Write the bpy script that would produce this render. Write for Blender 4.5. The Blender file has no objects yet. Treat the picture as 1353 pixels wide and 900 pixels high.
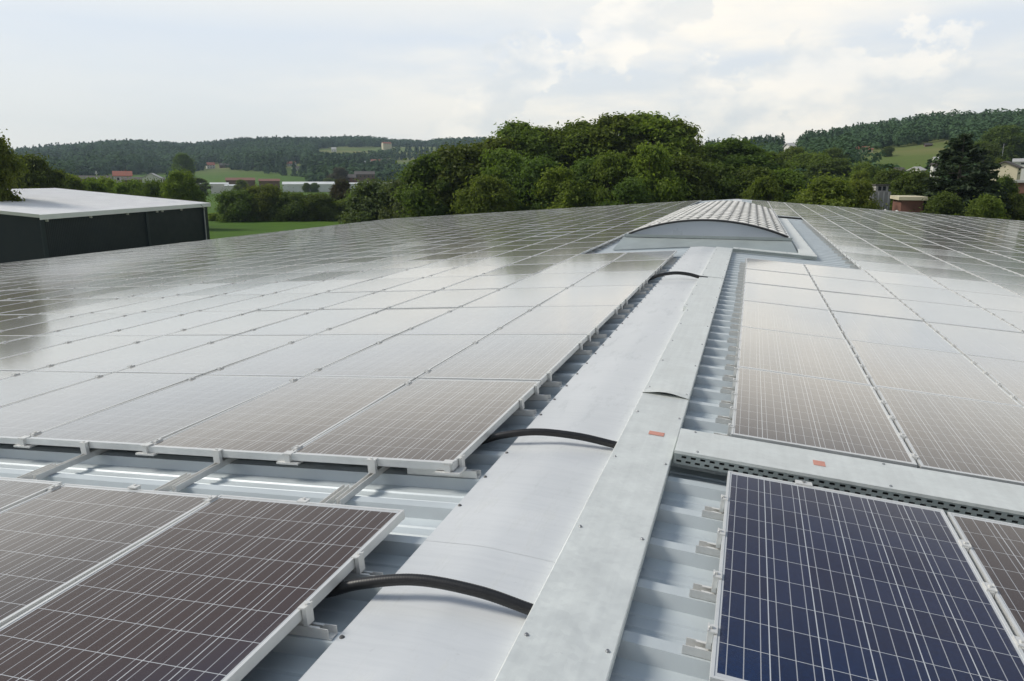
import bpy, math, random
import numpy as np
from mathutils import Matrix, Vector
random.seed(7); rng = np.random.default_rng(7)
R = math.radians
scene = bpy.context.scene
col = scene.collection

# ------------------------------------------------------------------ camera
F_PX, YAW, PITCH = 955.0, -0.3153, 0.2226          # focal length in px of a 1353 px wide picture
CAM = Vector((0.962, 0.0, 1.4134))
W_F = Vector((math.sin(YAW) * math.cos(PITCH), math.cos(YAW) * math.cos(PITCH), -math.sin(PITCH)))
W_R = Vector((math.cos(YAW), -math.sin(YAW), 0))
W_U = W_R.cross(W_F)
cam_d = bpy.data.cameras.new("camera")
cam_d.sensor_width = 36.0
cam_d.lens = F_PX / 1353.0 * 36.0
cam_d.clip_start = 0.05
cam_d.clip_end = 20000
cam = bpy.data.objects.new("camera", cam_d)
M = Matrix((W_R, W_U, -W_F)).transposed().to_4x4()
M.translation = CAM
cam.matrix_world = M
col.objects.link(cam)
scene.camera = cam

# ------------------------------------------------------------------ light
SUN_EL, SUN_AZ = R(42), R(-98)                     # azimuth from +y towards +x: left of the picture, behind veil cloud
SUN_DIR = Vector((math.sin(SUN_AZ) * math.cos(SUN_EL), math.cos(SUN_AZ) * math.cos(SUN_EL), math.sin(SUN_EL)))
sun_d = bpy.data.lights.new("sun", 'SUN')
sun_d.energy = 2.4
sun_d.angle = R(18)
sun_d.color = (1.0, 0.94, 0.84)
sun = bpy.data.objects.new("sun", sun_d)
sun.rotation_euler = SUN_DIR.to_track_quat('Z', 'Y').to_euler()
col.objects.link(sun)
scene.view_settings.view_transform = 'Standard'
scene.view_settings.look = 'None'
scene.view_settings.exposure = 0.55
scene.view_settings.gamma = 1.0
scene.view_settings.use_curve_mapping = False
scene.cycles.max_bounces = 8
scene.cycles.volume_bounces = 0
scene.cycles.transparent_max_bounces = 8


class NT:
    """small helper to write node trees"""
    def __init__(self, tree):
        self.t = tree
        self.t.nodes.clear()
    def n(self, typ, ins=None, **props):
        nd = self.t.nodes.new(typ)
        for k, v in props.items():
            setattr(nd, k, v)
        for k, v in (ins or {}).items():
            s = nd.inputs[k]
            if isinstance(v, bpy.types.NodeSocket):
                self.t.links.new(v, s)
            else:
                s.default_value = v
        return nd
    def math(self, op, a, b=0.0, c=0.0, clamp=False):
        nd = self.n('ShaderNodeMath', {0: a, 1: b, 2: c}, operation=op, use_clamp=clamp)
        return nd.outputs[0]
    def mix(self, f, a, b, blend='MIX'):
        nd = self.n('ShaderNodeMix', {0: f, 6: a, 7: b}, data_type='RGBA', blend_type=blend)
        return nd.outputs[2]
    def ramp(self, f, stops, interp='LINEAR'):
        nd = self.n('ShaderNodeValToRGB', {0: f})
        cr = nd.color_ramp
        cr.interpolation = interp
        while len(cr.elements) < len(stops):
            cr.elements.new(0.5)
        for e, (p, c) in zip(cr.elements, stops):
            e.position = p
            e.color = tuple(c) + ((1,) if len(c) == 3 else ())
        return nd.outputs[0]
    def noise(self, vec, scale, detail=4, rough=0.5, **kw):
        nd = self.n('ShaderNodeTexNoise', {'Vector': vec, 'Scale': scale, 'Detail': detail, 'Roughness': rough}, **kw)
        return nd.outputs[0]
    def mapr(self, v, a, b, c, d, smooth=False):
        nd = self.n('ShaderNodeMapRange', {0: v, 1: a, 2: b, 3: c, 4: d}, clamp=True)
        if smooth:
            nd.interpolation_type = 'SMOOTHSTEP'
        return nd.outputs[0]


def make_world():
    w = bpy.data.worlds.new("World")
    scene.world = w
    w.use_nodes = True
    k = NT(w.node_tree)
    d = k.n('ShaderNodeTexCoord').outputs['Generated']
    sky = k.n('ShaderNodeTexSky', sky_type='NISHITA', sun_disc=False, sun_elevation=SUN_EL, sun_rotation=SUN_AZ)
    bg1 = k.n('ShaderNodeBackground', {'Color': sky.outputs[0], 'Strength': 0.10})
    sep = k.n('ShaderNodeSeparateXYZ', {0: d})
    z = sep.outputs[2]
    # veil of cloud: horizon pale, blue grey overhead
    base = k.ramp(k.math('MAXIMUM', z, 0.0), [(0.0, (.69, .665, .615)), (0.08, (.62, .632, .625)), (0.17, (.56, .60, .648)), (0.235, (.72, .70, .645)),
                                               (0.275, (.60, .58, .54)), (0.33, (.30, .30, .30)), (0.43, (.09, .105, .15)), (0.60, (.08, .11, .18)), (1.0, (.27, .32, .37))])
    # flat cloud sheet seen in perspective
    den = k.math('ADD', k.math('MAXIMUM', z, 0.0), 0.12)
    flat = k.n('ShaderNodeCombineXYZ', {0: k.math('DIVIDE', sep.outputs[0], den), 1: k.math('DIVIDE', sep.outputs[1], den), 2: 0.0}).outputs[0]
    n1 = k.noise(flat, 0.55, 7, 0.55)
    sheet = k.mapr(n1, 0.40, 0.62, 0, 1, True)
    # right hand side of the view (east of the ridge line) carries the brighter, creamier cloud
    side = k.mapr(k.n('ShaderNodeVectorMath', {0: d, 1: (math.cos(YAW), -math.sin(YAW), 0)}, operation='DOT_PRODUCT').outputs['Value'], -0.48, 0.12, 0, 1, True)
    cream = k.mix(side, (.71, .69, .645, 1), (.83, .775, .68, 1))
    f1 = k.math('MULTIPLY', sheet, k.mapr(side, 0, 1, 0.30, 1.0))
    f1 = k.math('MULTIPLY', f1, k.mapr(z, 0.24, 0.36, 1.0, 0.06))
    c1 = k.mix(f1, base, cream)
    # heaped cloud low on the right
    n2 = k.n('ShaderNodeVectorMath', {0: d, 1: (1, 1, 1.5)}, operation='MULTIPLY').outputs[0]
    nn = k.noise(n2, 5.0, 8, 0.56, normalize=True)
    edge = k.mapr(nn, 0.505, 0.535, 0, 1, True)
    body = k.noise(n2, 14.0, 5, 0.5)
    heap = k.mix(k.mapr(body, 0.35, 0.6, 0, 1, True), (.56, .585, .60, 1), (.91, .84, .73, 1))
    hf = k.math('MULTIPLY', edge, k.mapr(side, 0.45, 0.85, 0, 0.52, True))
    hf = k.math('MULTIPLY', hf, k.mapr(z, 0.2, 0.36, 1, 0))
    c2 = k.mix(hf, c1, heap)
    # brighter where the sun stands behind the veil
    dot = k.n('ShaderNodeVectorMath', {0: d, 1: tuple(SUN_DIR)}, operation='DOT_PRODUCT').outputs['Value']
    glow = k.mapr(dot, 0.80, 1.0, 0, 1, True)
    glow = k.math('MULTIPLY_ADD', glow, 1.2, 1.0)
    bg2 = k.n('ShaderNodeBackground', {'Color': c2, 'Strength': glow})
    mx = k.n('ShaderNodeMixShader', {0: 0.94, 1: bg1.outputs[0], 2: bg2.outputs[0]})
    out = k.n('ShaderNodeOutputWorld')
    k.t.links.new(mx.outputs[0], out.inputs[0])


make_world()


# ------------------------------------------------------------------ picture <-> place
def ray(px, py):
    return (W_F + W_R * ((px - 676.5) / F_PX) + W_U * ((450 - py) / F_PX))

def at_dist(px, py, D):
    """point on the ray at horizontal distance D from the camera"""
    d = ray(px, py)
    return CAM + d * (D / math.hypot(d.x, d.y))

def at_z(px, py, z):
    d = ray(px, py)
    return CAM + d * ((z - CAM.z) / d.z)

def project(p):
    d = Vector(p) - CAM
    w = d.dot(W_F)
    if w <= 0.01:
        return None
    return 676.5 + F_PX * d.dot(W_R) / w, 450 - F_PX * d.dot(W_U) / w


# ------------------------------------------------------------------ mesh building
class MB:
    def __init__(self):
        self.v = []; self.f = []; self.uv = []; self.sm = []
    def add(self, vs, fs, smooth=False, uvs=None):
        o = len(self.v)
        self.v += [tuple(x) for x in vs]
        for i, f in enumerate(fs):
            self.f.append(tuple(o + j for j in f))
            self.uv.append(uvs[i] if uvs else None)
            self.sm.append(smooth)
    def box(self, x0, x1, y0, y1, z0, z1, mat=None, bottom=True):
        vs = [(x0, y0, z0), (x1, y0, z0), (x1, y1, z0), (x0, y1, z0), (x0, y0, z1), (x1, y0, z1), (x1, y1, z1), (x0, y1, z1)]
        if mat is not None:
            vs = [mat @ Vector(q) for q in vs]
        fs = [(4, 5, 6, 7), (0, 1, 5, 4), (1, 2, 6, 5), (2, 3, 7, 6), (3, 0, 4, 7)]
        if bottom:
            fs.append((3, 2, 1, 0))
        self.add(vs, fs)
    def tube(self, path, radii, n=8, smooth=True, caps=True):
        path = [Vector(p) for p in path]
        vs = []
        for i, p in enumerate(path):
            t = (path[min(i + 1, len(path) - 1)] - path[max(i - 1, 0)]).normalized()
            up = Vector((0, 0, 1)) if abs(t.z) < 0.9 else Vector((0, 1, 0))
            a = t.cross(up).normalized(); b = t.cross(a)
            r = radii[i] if hasattr(radii, '__len__') else radii
            for j in range(n):
                q = 2 * math.pi * j / n
                vs.append(p + a * (r * math.cos(q)) + b * (r * math.sin(q)))
        fs = []
        for i in range(len(path) - 1):
            for j in range(n):
                k2 = (j + 1) % n
                fs.append((i * n + j, i * n + k2, (i + 1) * n + k2, (i + 1) * n + j))
        self.add(vs, fs, smooth)
        if caps:
            self.add(vs[:n], [tuple(range(n))]); self.add(vs[-n:], [tuple(range(n))[::-1]])
    def disc_screw(self, x, y, z, r=0.011, h=0.006, n=8):
        self.tube([(x, y, z), (x, y, z + h * .4), (x, y, z + h)], [r, r * .95, r * .55], n, False)
    def mesh(self, name, mat):
        me = bpy.data.meshes.new(name)
        me.from_pydata(self.v, [], self.f)
        if any(u for u in self.uv):
            l = me.uv_layers.new(name="UVMap")
            flat = []
            for f, u in zip(self.f, self.uv):
                for i in range(len(f)):
                    flat += list(u[i]) if u else [0, 0]
            l.data.foreach_set('uv', flat)
        me.polygons.foreach_set('use_smooth', self.sm)
        for m in (mat if isinstance(mat, (list, tuple)) else [mat]):
            me.materials.append(m)
        me.update()
        return me
    def build(self, name, mat, parent=None, matrix=None):
        return link(name, self.mesh(name, mat), parent, matrix)


def link(name, me, parent=None, matrix=None):
    o = bpy.data.objects.new(name, me)
    col.objects.link(o)
    if parent is not None:
        o.parent = parent
    if matrix is not None:
        o.matrix_local = matrix
    return o

def tag(o, label=None, cat=None, group=None, kind=None):
    if label: o['label'] = label
    if cat: o['category'] = cat
    if group: o['group'] = group
    if kind: o['kind'] = kind
    return o

def empty(name, loc=(0, 0, 0), rot=(0, 0, 0)):
    o = bpy.data.objects.new(name, None)
    o.empty_display_size = 0.2
    o.location = loc; o.rotation_euler = rot
    col.objects.link(o)
    return o

def array_mesh(name, v, f, mat, smooth=False, attr=None):
    """fast mesh from numpy arrays (all faces same size)"""
    me = bpy.data.meshes.new(name)
    k = f.shape[1]
    me.vertices.add(len(v)); me.vertices.foreach_set('co', np.ascontiguousarray(v, dtype=np.float32).ravel())
    me.loops.add(f.size); me.loops.foreach_set('vertex_index', np.ascontiguousarray(f, dtype=np.int32).ravel())
    me.polygons.add(len(f))
    me.polygons.foreach_set('loop_start', np.arange(0, f.size, k, dtype=np.int32))
    me.polygons.foreach_set('loop_total', np.full(len(f), k, dtype=np.int32))
    me.polygons.foreach_set('use_smooth', np.full(len(f), smooth))
    me.materials.append(mat)
    me.update(calc_edges=True)
    me.validate()
    return me


ORD = ['', 'first', 'second', 'third', 'fourth', 'fifth', 'sixth', 'seventh', 'eighth', 'ninth', 'tenth', 'eleventh', 'twelfth',
       'thirteenth', 'fourteenth', 'fifteenth', 'sixteenth', 'seventeenth', 'eighteenth', 'nineteenth', 'twentieth', 'twenty-first',
       'twenty-second', 'twenty-third', 'twenty-fourth', 'twenty-fifth', 'twenty-sixth', 'twenty-seventh', 'twenty-eighth',
       'twenty-ninth', 'thirtieth', 'thirty-first']


# ------------------------------------------------------------------ materials
def material(name):
    m = bpy.data.materials.new(name)
    m.use_nodes = True
    k = NT(m.node_tree)
    out = k.n('ShaderNodeOutputMaterial')
    p = k.n('ShaderNodeBsdfPrincipled')
    k.t.links.new(p.outputs[0], out.inputs[0])
    def setp(**kw):
        for a, v in kw.items():
            s = p.inputs[a.replace('_', ' ')]
            if isinstance(v, bpy.types.NodeSocket):
                k.t.links.new(v, s)
            else:
                s.default_value = v
    return m, k, p, setp, out

def simple(name, c, rough=0.6, metal=0.0, var=0.12, scale=6.0, spec=0.5, coord='Object'):
    m, k, p, s, out = material(name)
    tc = k.n('ShaderNodeTexCoord').outputs[coord]
    n = k.noise(tc, scale, 6, 0.6)
    lo = tuple(x * (1 - var) for x in c) + (1,); hi = tuple(min(1, x * (1 + var)) for x in c) + (1,)
    s(Base_Color=k.mix(k.mapr(n, 0.3, 0.7, 0, 1), lo, hi), Roughness=k.mapr(n, 0.3, 0.7, rough * .9, min(1, rough * 1.12)), Metallic=metal)
    p.inputs['Specular IOR Level'].default_value = spec
    return m

MAT = {}
MAT['alu'] = simple('aluminium_frame', (.72, .73, .72), .38, .4, .05, 9)
MAT['rail'] = simple('aluminium_rail', (.70, .70, .68), .42, .35, .08, 14)
MAT['roofsheet'] = simple('roof_sheet_metal', (.55, .60, .62), .42, .2, .07, 2.2)
MAT['dark_plastic'] = simple('black_corrugated_hose', (.012, .012, .013), .42, 0, .2, 30)
MAT['screw'] = simple('steel_screw', (.32, .33, .34), .4, .8, .1, 60)
MAT['screw_dark'] = simple('screw_with_rubber_washer', (.10, .10, .10), .5, .3, .1, 60)
MAT['rubber'] = simple('black_rubber', (.015, .016, .018), .6, 0, .2, 10)
MAT['sticker'] = simple('red_sticker', (.56, .26, .20), .5, 0, .12, 60)

def galvanised(name, c, spangle=38, amp=.06):
    m, k, p, s, out = material(name)
    tc = k.n('ShaderNodeTexCoord').outputs['Object']
    v = k.n('ShaderNodeTexVoronoi', {'Vector': tc, 'Scale': spangle}, feature='F1')
    cellv = k.n('ShaderNodeSeparateColor', {0: v.outputs['Color']}).outputs[0]
    n = k.noise(tc, 5.0, 8, 0.62)
    st = k.n('ShaderNodeVectorMath', {0: tc, 1: (30, 1.2, 30)}, operation='MULTIPLY').outputs[0]
    streak = k.noise(st, 1.0, 4, 0.6)
    f = k.math('ADD', k.math('MULTIPLY', cellv, amp * .8), k.math('MULTIPLY', k.mapr(n, .3, .7, -1, 1), amp))
    f = k.math('ADD', f, k.math('MULTIPLY', k.mapr(streak, .35, .65, -1, 1), amp * .45))
    scuff = k.mapr(k.noise(tc, 9.0, 10, 0.75), 0.62, 0.72, 0, 1, True)
    bc = k.mix(1.0, tuple(c) + (1,), k.n('ShaderNodeCombineColor', {0: k.math('ADD', f, .97), 1: k.math('ADD', f, .97), 2: k.math('ADD', f, .97)}).outputs[0], 'MULTIPLY')
    bc = k.mix(k.math('MULTIPLY', scuff, .35), bc, (.38, .38, .36, 1))
    s(Base_Color=bc, Metallic=.45, Roughness=k.math('ADD', k.mapr(n, .3, .7, .36, .52), k.math('MULTIPLY', cellv, .06)))
    return m
MAT['galv'] = galvanised('galvanised_sheet', (.76, .785, .755))
MAT['galv_dark'] = galvanised('galvanised_perforated', (.36, .40, .39))

def cap_metal():
    m, k, p, s, out = material('ridge_cap_metal')
    tc = k.n('ShaderNodeTexCoord').outputs['Object']
    n = k.noise(tc, 1.3, 7, 0.6)
    st = k.n('ShaderNodeVectorMath', {0: tc, 1: (3, 40, 3)}, operation='MULTIPLY').outputs[0]
    streak = k.noise(st, 1.0, 5, 0.65)
    dirt = k.mapr(k.noise(tc, 24, 8, .7), .62, .75, 0, 1, True)
    c = k.mix(k.mapr(n, .3, .7, 0, 1), (.69, .71, .715, 1), (.76, .775, .775, 1))
    c = k.mix(k.mapr(streak, .45, .75, 0, .16), c, (.42, .45, .47, 1))
    c = k.mix(k.math('MULTIPLY', dirt, .28), c, (.36, .36, .34, 1))
    sp2 = k.n('ShaderNodeVectorMath', {0: tc, 1: (9, 2.2, 9)}, operation='MULTIPLY').outputs[0]
    stain = k.mapr(k.noise(sp2, 1.0, 9, .68), .52, .68, 0, .22, True)
    c = k.mix(stain, c, (.40, .41, .39, 1))
    s(Base_Color=c, Metallic=.3, Roughness=k.math('ADD', k.mapr(n, .3, .7, .33, .45), stain))
    return m
MAT['cap'] = cap_metal()

def panel_glass():
    m, k, p, s, out = material('solar_cell_glass')
    uv = k.n('ShaderNodeUVMap').outputs[0]
    sp = k.n('ShaderNodeSeparateXYZ', {0: uv})
    u, v = sp.outputs[0], sp.outputs[1]
    PIT = 0.159
    cu = k.math('DIVIDE', k.math('SUBTRACT', u, 0.0195), PIT)
    cv = k.math('DIVIDE', k.math('SUBTRACT', v, 0.0315), PIT)
    fu = k.math('FRACT', cu); fv = k.math('FRACT', cv)
    def inside(x, lo, hi):
        return k.math('MULTIPLY', k.math('GREATER_THAN', x, lo), k.math('LESS_THAN', x, hi))
    cell = k.math('MULTIPLY', inside(fu, .0, .977), inside(fv, .0, .984))
    cell = k.math('MULTIPLY', cell, k.math('MULTIPLY', inside(cu, 0, 6), inside(cv, 0, 10)))
    # three bus bars per cell along the long side
    b = k.math('FRACT', k.math('MULTIPLY', fu, 3 / .977))
    bus = inside(b, .470, .530)
    # every cell its own shade, crystalline mottling
    cid = k.n('ShaderNodeCombineXYZ', {0: k.math('FLOOR', cu), 1: k.math('FLOOR', cv), 2: k.math('MULTIPLY', k.n('ShaderNodeObjectInfo').outputs['Random'], 50)}).outputs[0]
    wn = k.n('ShaderNodeTexWhiteNoise', {0: cid}, noise_dimensions='3D').outputs['Value']
    vo = k.n('ShaderNodeTexVoronoi', {'Vector': uv, 'Scale': 95.0}, feature='F1')
    cry = k.n('ShaderNodeSeparateColor', {0: vo.outputs['Color']}).outputs[0]
    geo = k.n('ShaderNodeNewGeometry')
    rnd = k.math('FRACT', k.math('ADD', k.n('ShaderNodeObjectInfo').outputs['Random'], geo.outputs['Random Per Island']))
    blue = k.mix(rnd, (.0035, .017, .062, 1), (.007, .017, .048, 1))
    amount = k.math('ADD', k.math('MULTIPLY', wn, .5), k.math('MULTIPLY', cry, .5))
    cellc = k.mix(amount, k.mix(1, blue, (.7, .7, .72, 1), 'MULTIPLY'), k.mix(1, blue, (1.35, 1.35, 1.3, 1), 'MULTIPLY'))
    # coating shift and brownish cloud reflection, painted into the cell colour at a slant
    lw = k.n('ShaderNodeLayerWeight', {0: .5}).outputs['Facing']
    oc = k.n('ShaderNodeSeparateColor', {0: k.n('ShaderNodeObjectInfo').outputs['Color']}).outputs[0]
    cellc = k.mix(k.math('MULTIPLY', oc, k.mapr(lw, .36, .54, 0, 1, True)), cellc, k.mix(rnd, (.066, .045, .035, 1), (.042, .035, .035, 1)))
    c = k.mix(bus, cellc, (.36, .37, .39, 1))
    c = k.mix(cell, (.50, .52, .54, 1), c)
    # a few bird droppings
    bv = k.n('ShaderNodeVectorMath', {0: k.n('ShaderNodeCombineXYZ', {0: u, 1: v, 2: 0.0}).outputs[0], 1: k.n('ShaderNodeCombineXYZ', {0: k.math('MULTIPLY', k.n('ShaderNodeObjectInfo').outputs['Random'], 97.0), 1: k.math('MULTIPLY', k.n('ShaderNodeObjectInfo').outputs['Random'], 41.0), 2: 0.0}).outputs[0]}, operation='ADD').outputs[0]
    vd = k.n('ShaderNodeTexVoronoi', {'Vector': bv, 'Scale': 1.6}, feature='F1')
    wob = k.math('MULTIPLY', k.noise(bv, 60, 3, .6), .016)
    sel = k.math('GREATER_THAN', k.n('ShaderNodeSeparateColor', {0: vd.outputs['Color']}).outputs[1], .72)
    drop = k.math('MULTIPLY', k.math('LESS_THAN', k.math('ADD', vd.outputs['Distance'], wob), .021), sel)
    c = k.mix(k.math('MULTIPLY', drop, .8), c, (.6, .6, .56, 1))
    # thin dust
    tc = k.n('ShaderNodeTexCoord').outputs['Object']
    d = k.mapr(k.noise(tc, 2.3, 8, .6),   .35, .75, .004, .022)
    c = k.mix(d, c, (.42, .40, .36, 1))
    # pale dust tone at a slant, with the sky's reflection painted into it
    dusty_sheen = k.math('MULTIPLY', k.mapr(lw, .685, .845, 0, 1, True), k.mapr(k.noise(tc, 1.1, 5, .6), .3, .7, .54, .68))
    dusty_sheen = k.math('ADD', dusty_sheen, k.mapr(lw, .86, .96, 0, .22, True))
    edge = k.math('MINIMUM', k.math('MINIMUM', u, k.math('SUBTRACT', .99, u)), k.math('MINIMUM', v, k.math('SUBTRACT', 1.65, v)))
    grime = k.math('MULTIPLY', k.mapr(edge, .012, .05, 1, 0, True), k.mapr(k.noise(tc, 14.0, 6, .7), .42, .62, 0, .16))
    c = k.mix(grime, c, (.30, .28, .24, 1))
    c = k.mix(dusty_sheen, c, k.mix(rnd, (.60, .56, .48, 1), (.54, .54, .51, 1)))
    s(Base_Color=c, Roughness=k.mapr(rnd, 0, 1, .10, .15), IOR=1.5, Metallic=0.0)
    p.inputs['Specular IOR Level'].default_value = .25
    tint = k.mix(k.mapr(rnd, .25, .75, 0, 1), (1, .965, .89, 1), (.95, .985, 1, 1))
    s(Specular_Tint=tint, Coat_Tint=(1, 1, 1, 1))
    p.inputs['Coat Weight'].default_value = 1.0
    p.inputs['Coat Roughness'].default_value = .09
    p.inputs['Coat IOR'].default_value = 1.42
    return m
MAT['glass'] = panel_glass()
MAT['backsheet'] = simple('white_backsheet', (.6, .6, .6), .6, 0, .05, 5)

def leaf(name, c, trans=.25, hue=.03, spec=.25, var=1.0):
    m, k, p, s, out = material(name)
    geo = k.n('ShaderNodeNewGeometry')
    oi = k.n('ShaderNodeObjectInfo').outputs['Random']
    r = geo.outputs['Random Per Island']
    tc = k.n('ShaderNodeTexCoord').outputs['Object']
    clump = k.mapr(k.noise(tc, .55, 3, .5), .3, .7, 0, 1)
    lo = (c[0] * .62, c[1] * .66, c[2] * .7, 1); hi = (c[0] * 1.45, c[1] * 1.35, c[2] * 1.05, 1)
    f = k.math('ADD', k.math('MULTIPLY', r, .55 * var), k.math('ADD', .25 * (1 - var), k.math('MULTIPLY', clump, .45)))
    cc = k.mix(f, lo, hi)
    hs = k.n('ShaderNodeHueSaturation', {'Hue': k.mapr(oi, 0, 1, .5 - hue * .15, .5 + hue), 'Saturation': 1.0, 'Value': k.mapr(oi, 0, 1, .82, 1.15), 'Color': cc}).outputs[0]
    s(Base_Color=hs, Roughness=.62 if spec else 1.0)
    p.inputs['Specular IOR Level'].default_value = spec
    tl = k.n('ShaderNodeBsdfTranslucent', {'Color': k.mix(1, hs, (1.3, 1.35, .7, 1), 'MULTIPLY')})
    mx = k.n('ShaderNodeMixShader', {0: trans, 1: p.outputs[0], 2: tl.outputs[0]})
    k.t.links.new(mx.outputs[0], out.inputs[0])
    return m
MAT['leaf_dark'] = leaf('leaves_dark_green', (.100, .134, .034), .44)
MAT['leaf_mid'] = leaf('leaves_mid_green', (.135, .174, .038), .47)
MAT['leaf_light'] = leaf('leaves_light_green', (.180, .230, .048), .5)
MAT['leaf_willow'] = leaf('leaves_grey_green', (.105, .130, .055), .35)
MAT['leaf_brown'] = leaf('leaves_brownish', (.085, .075, .045))
MAT['leaf_conifer'] = leaf('needles_dark', (.034, .052, .024), .15)
MAT['leaf_far'] = leaf('leaves_far_wood', (.070, .122, .070), .2, .02, 0.0, .35)
MAT['bark'] = simple('bark', (.10, .085, .065), .85, 0, .3, 4)

def grass():
    m, k, p, s, out = material('meadow_grass')
    tc = k.n('ShaderNodeNewGeometry').outputs['Position']
    n1 = k.noise(tc, .012, 6, .6)
    n2 = k.noise(tc, .35, 8, .7)
    st = k.n('ShaderNodeVectorMath', {0: tc, 1: (.06, .4, .1)}, operation='MULTIPLY').outputs[0]
    n3 = k.noise(st, 1, 4, .6)
    c = k.mix(k.mapr(n1, .35, .65, 0, 1), (.046, .108, .005, 1), (.080, .150, .008, 1))
    c = k.mix(k.mapr(n2, .35, .7, 0, .55), c, (.028, .062, .010, 1))
    c = k.mix(k.mapr(n3, .45, .7, 0, .5), c, (.092, .138, .016, 1))
    zz = k.n('ShaderNodeSeparateXYZ', {0: tc}).outputs[2]
    hs = k.n('ShaderNodeVectorMath', {0: tc, 1: (.004, .004, .16)}, operation='MULTIPLY').outputs[0]
    hay = k.mix(k.mapr(k.noise(hs, 1, 5, .6), .38, .62, 0, 1), (.085, .125, .026, 1), (.165, .155, .060, 1))
    c = k.mix(k.mapr(zz, 2, 14, 0, .8), c, hay)
    s(Base_Color=c, Roughness=.9)
    p.inputs['Specular IOR Level'].default_value = .15
    return m
MAT['grass'] = grass()
MAT['hall_wall'] = simple('dark_cladding', (.003, .009, .016), .55, 0, .12, .8)
def add_ribs(m, scale, strength, direction='X'):
    k = NT.__new__(NT); k.t = m.node_tree
    p = next(n for n in k.t.nodes if n.type == 'BSDF_PRINCIPLED')
    tc = k.n('ShaderNodeTexCoord').outputs['Object']
    wv = k.n('ShaderNodeTexWave', {'Vector': tc, 'Scale': scale}, wave_type='BANDS', bands_direction=direction, wave_profile='SIN')
    b = k.n('ShaderNodeBump', {'Strength': strength, 'Distance': .05, 'Height': wv.outputs['Fac']})
    k.t.links.new(b.outputs[0], p.inputs['Normal'])
add_ribs(MAT['hall_wall'], 1.4, .3)
MAT['hall_post'] = simple('dark_trim', (.014, .024, .032), .5, 0, .1, 1)
MAT['hall_roof'] = simple('pale_roof_sheet', (.86, .86, .86), .4, .05, .05, .6)
MAT['white_wall'] = simple('white_render', (.62, .61, .58), .8, 0, .06, .6)
MAT['cream_wall'] = simple('cream_render', (.55, .50, .36), .8, 0, .06, .6)
MAT['brick'] = simple('red_brick', (.17, .08, .058), .85, 0, .2, 1.2)
MAT['brown_wall'] = simple('brown_timber_wall', (.12, .075, .055), .85, 0, .2, 1.2)
MAT['red_roof'] = simple('red_roof_tiles', (.25, .085, .055), .8, 0, .2, 1.0)
MAT['dark_roof'] = simple('dark_roof_tiles', (.07, .06, .055), .75, 0, .2, 1.0)
MAT['grey_roof'] = simple('grey_roof', (.38, .38, .37), .7, 0, .1, 1.0)
MAT['concrete'] = simple('concrete', (.36, .35, .33), .85, 0, .15, .8)
MAT['window'] = simple('window_glass', (.03, .035, .04), .12, 0, .1, 1)
MAT['poly_white'] = simple('greenhouse_sheeting', (.60, .62, .62), .35, 0, .06, .4)
MAT['wall_sheet'] = simple('warehouse_wall_sheet', (.45, .48, .50), .5, .2, .06, .5)
MAT['mast'] = simple('grey_steel', (.42, .43, .43), .5, .4, .1, 2)

# ------------------------------------------------------------------ terrain
GZ = -8.2
def px_az(px):
    d = ray(px, 233)
    return math.atan2(d.x, d.y)
SKY_PTS = [(-300, 205), (0, 205), (30, 204), (60, 201), (110, 195), (160, 191), (240, 195), (300, 190), (360, 189), (400, 187), (470, 186), (560, 190), (635, 188), (700, 196),
           (900, 196), (985, 192), (1040, 189), (1075, 182), (1110, 176), (1150, 169), (1200, 162), (1240, 156), (1290, 158), (1353, 154), (1500, 150)]
AZK = np.array([px_az(p[0]) for p in SKY_PTS])
SLOPE = np.array([(CAM.z + 0) * 0 + ray(px, py).z / math.hypot(ray(px, py).x, ray(px, py).y) for px, py in SKY_PTS])
A1, A2 = px_az(640), px_az(1010)
def terrain(x, y):
    x = np.asarray(x, float); y = np.asarray(y, float)
    dx, dy = x - CAM.x, y - CAM.y
    az = np.arctan2(dx, dy); d = np.hypot(dx, dy)
    t = np.clip((az - A1) / (A2 - A1), 0, 1); t = t * t * (3 - 2 * t)
    foot = 640 * (1 - t) + 190 * t
    top = 2000 * (1 - t) + 820 * t
    crown = 9.0 * (1 - t) + 7.0 * t
    s = np.interp(az, AZK, SLOPE)
    fade = np.clip((np.abs(az + .32) - .95) / .5, 0, 1)
    h = (s * top + CAM.z - crown - GZ) * (1 - .5 * fade)
    q = np.clip((d - foot) / (top - foot), 0, 1)
    prof = np.where(t > .5, q * q * (3 - 2 * q) * .35 + q * .65, .25 * q + .75 * q * q * (3 - 2 * q))
    und = 2.2 * np.sin(x * .011 + 1.3) * np.sin(y * .009) * np.clip(q * 4, 0, 1) * np.clip((1 - q) * 5, 0, 1)
    beyond = np.clip((d - top) / 1500, 0, 1) * 12
    return GZ + h * prof + und - beyond

def tz(x, y):
    return float(terrain(x, y))

def hit(px, py):
    d = ray(px, py); hd = math.hypot(d.x, d.y)
    D = 60.0
    while D < 3200:
        p = CAM + d * (D / hd)
        if p.z <= tz(p.x, p.y):
            return p
        D *= 1.006
    return CAM + d * (1500 / hd)

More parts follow.
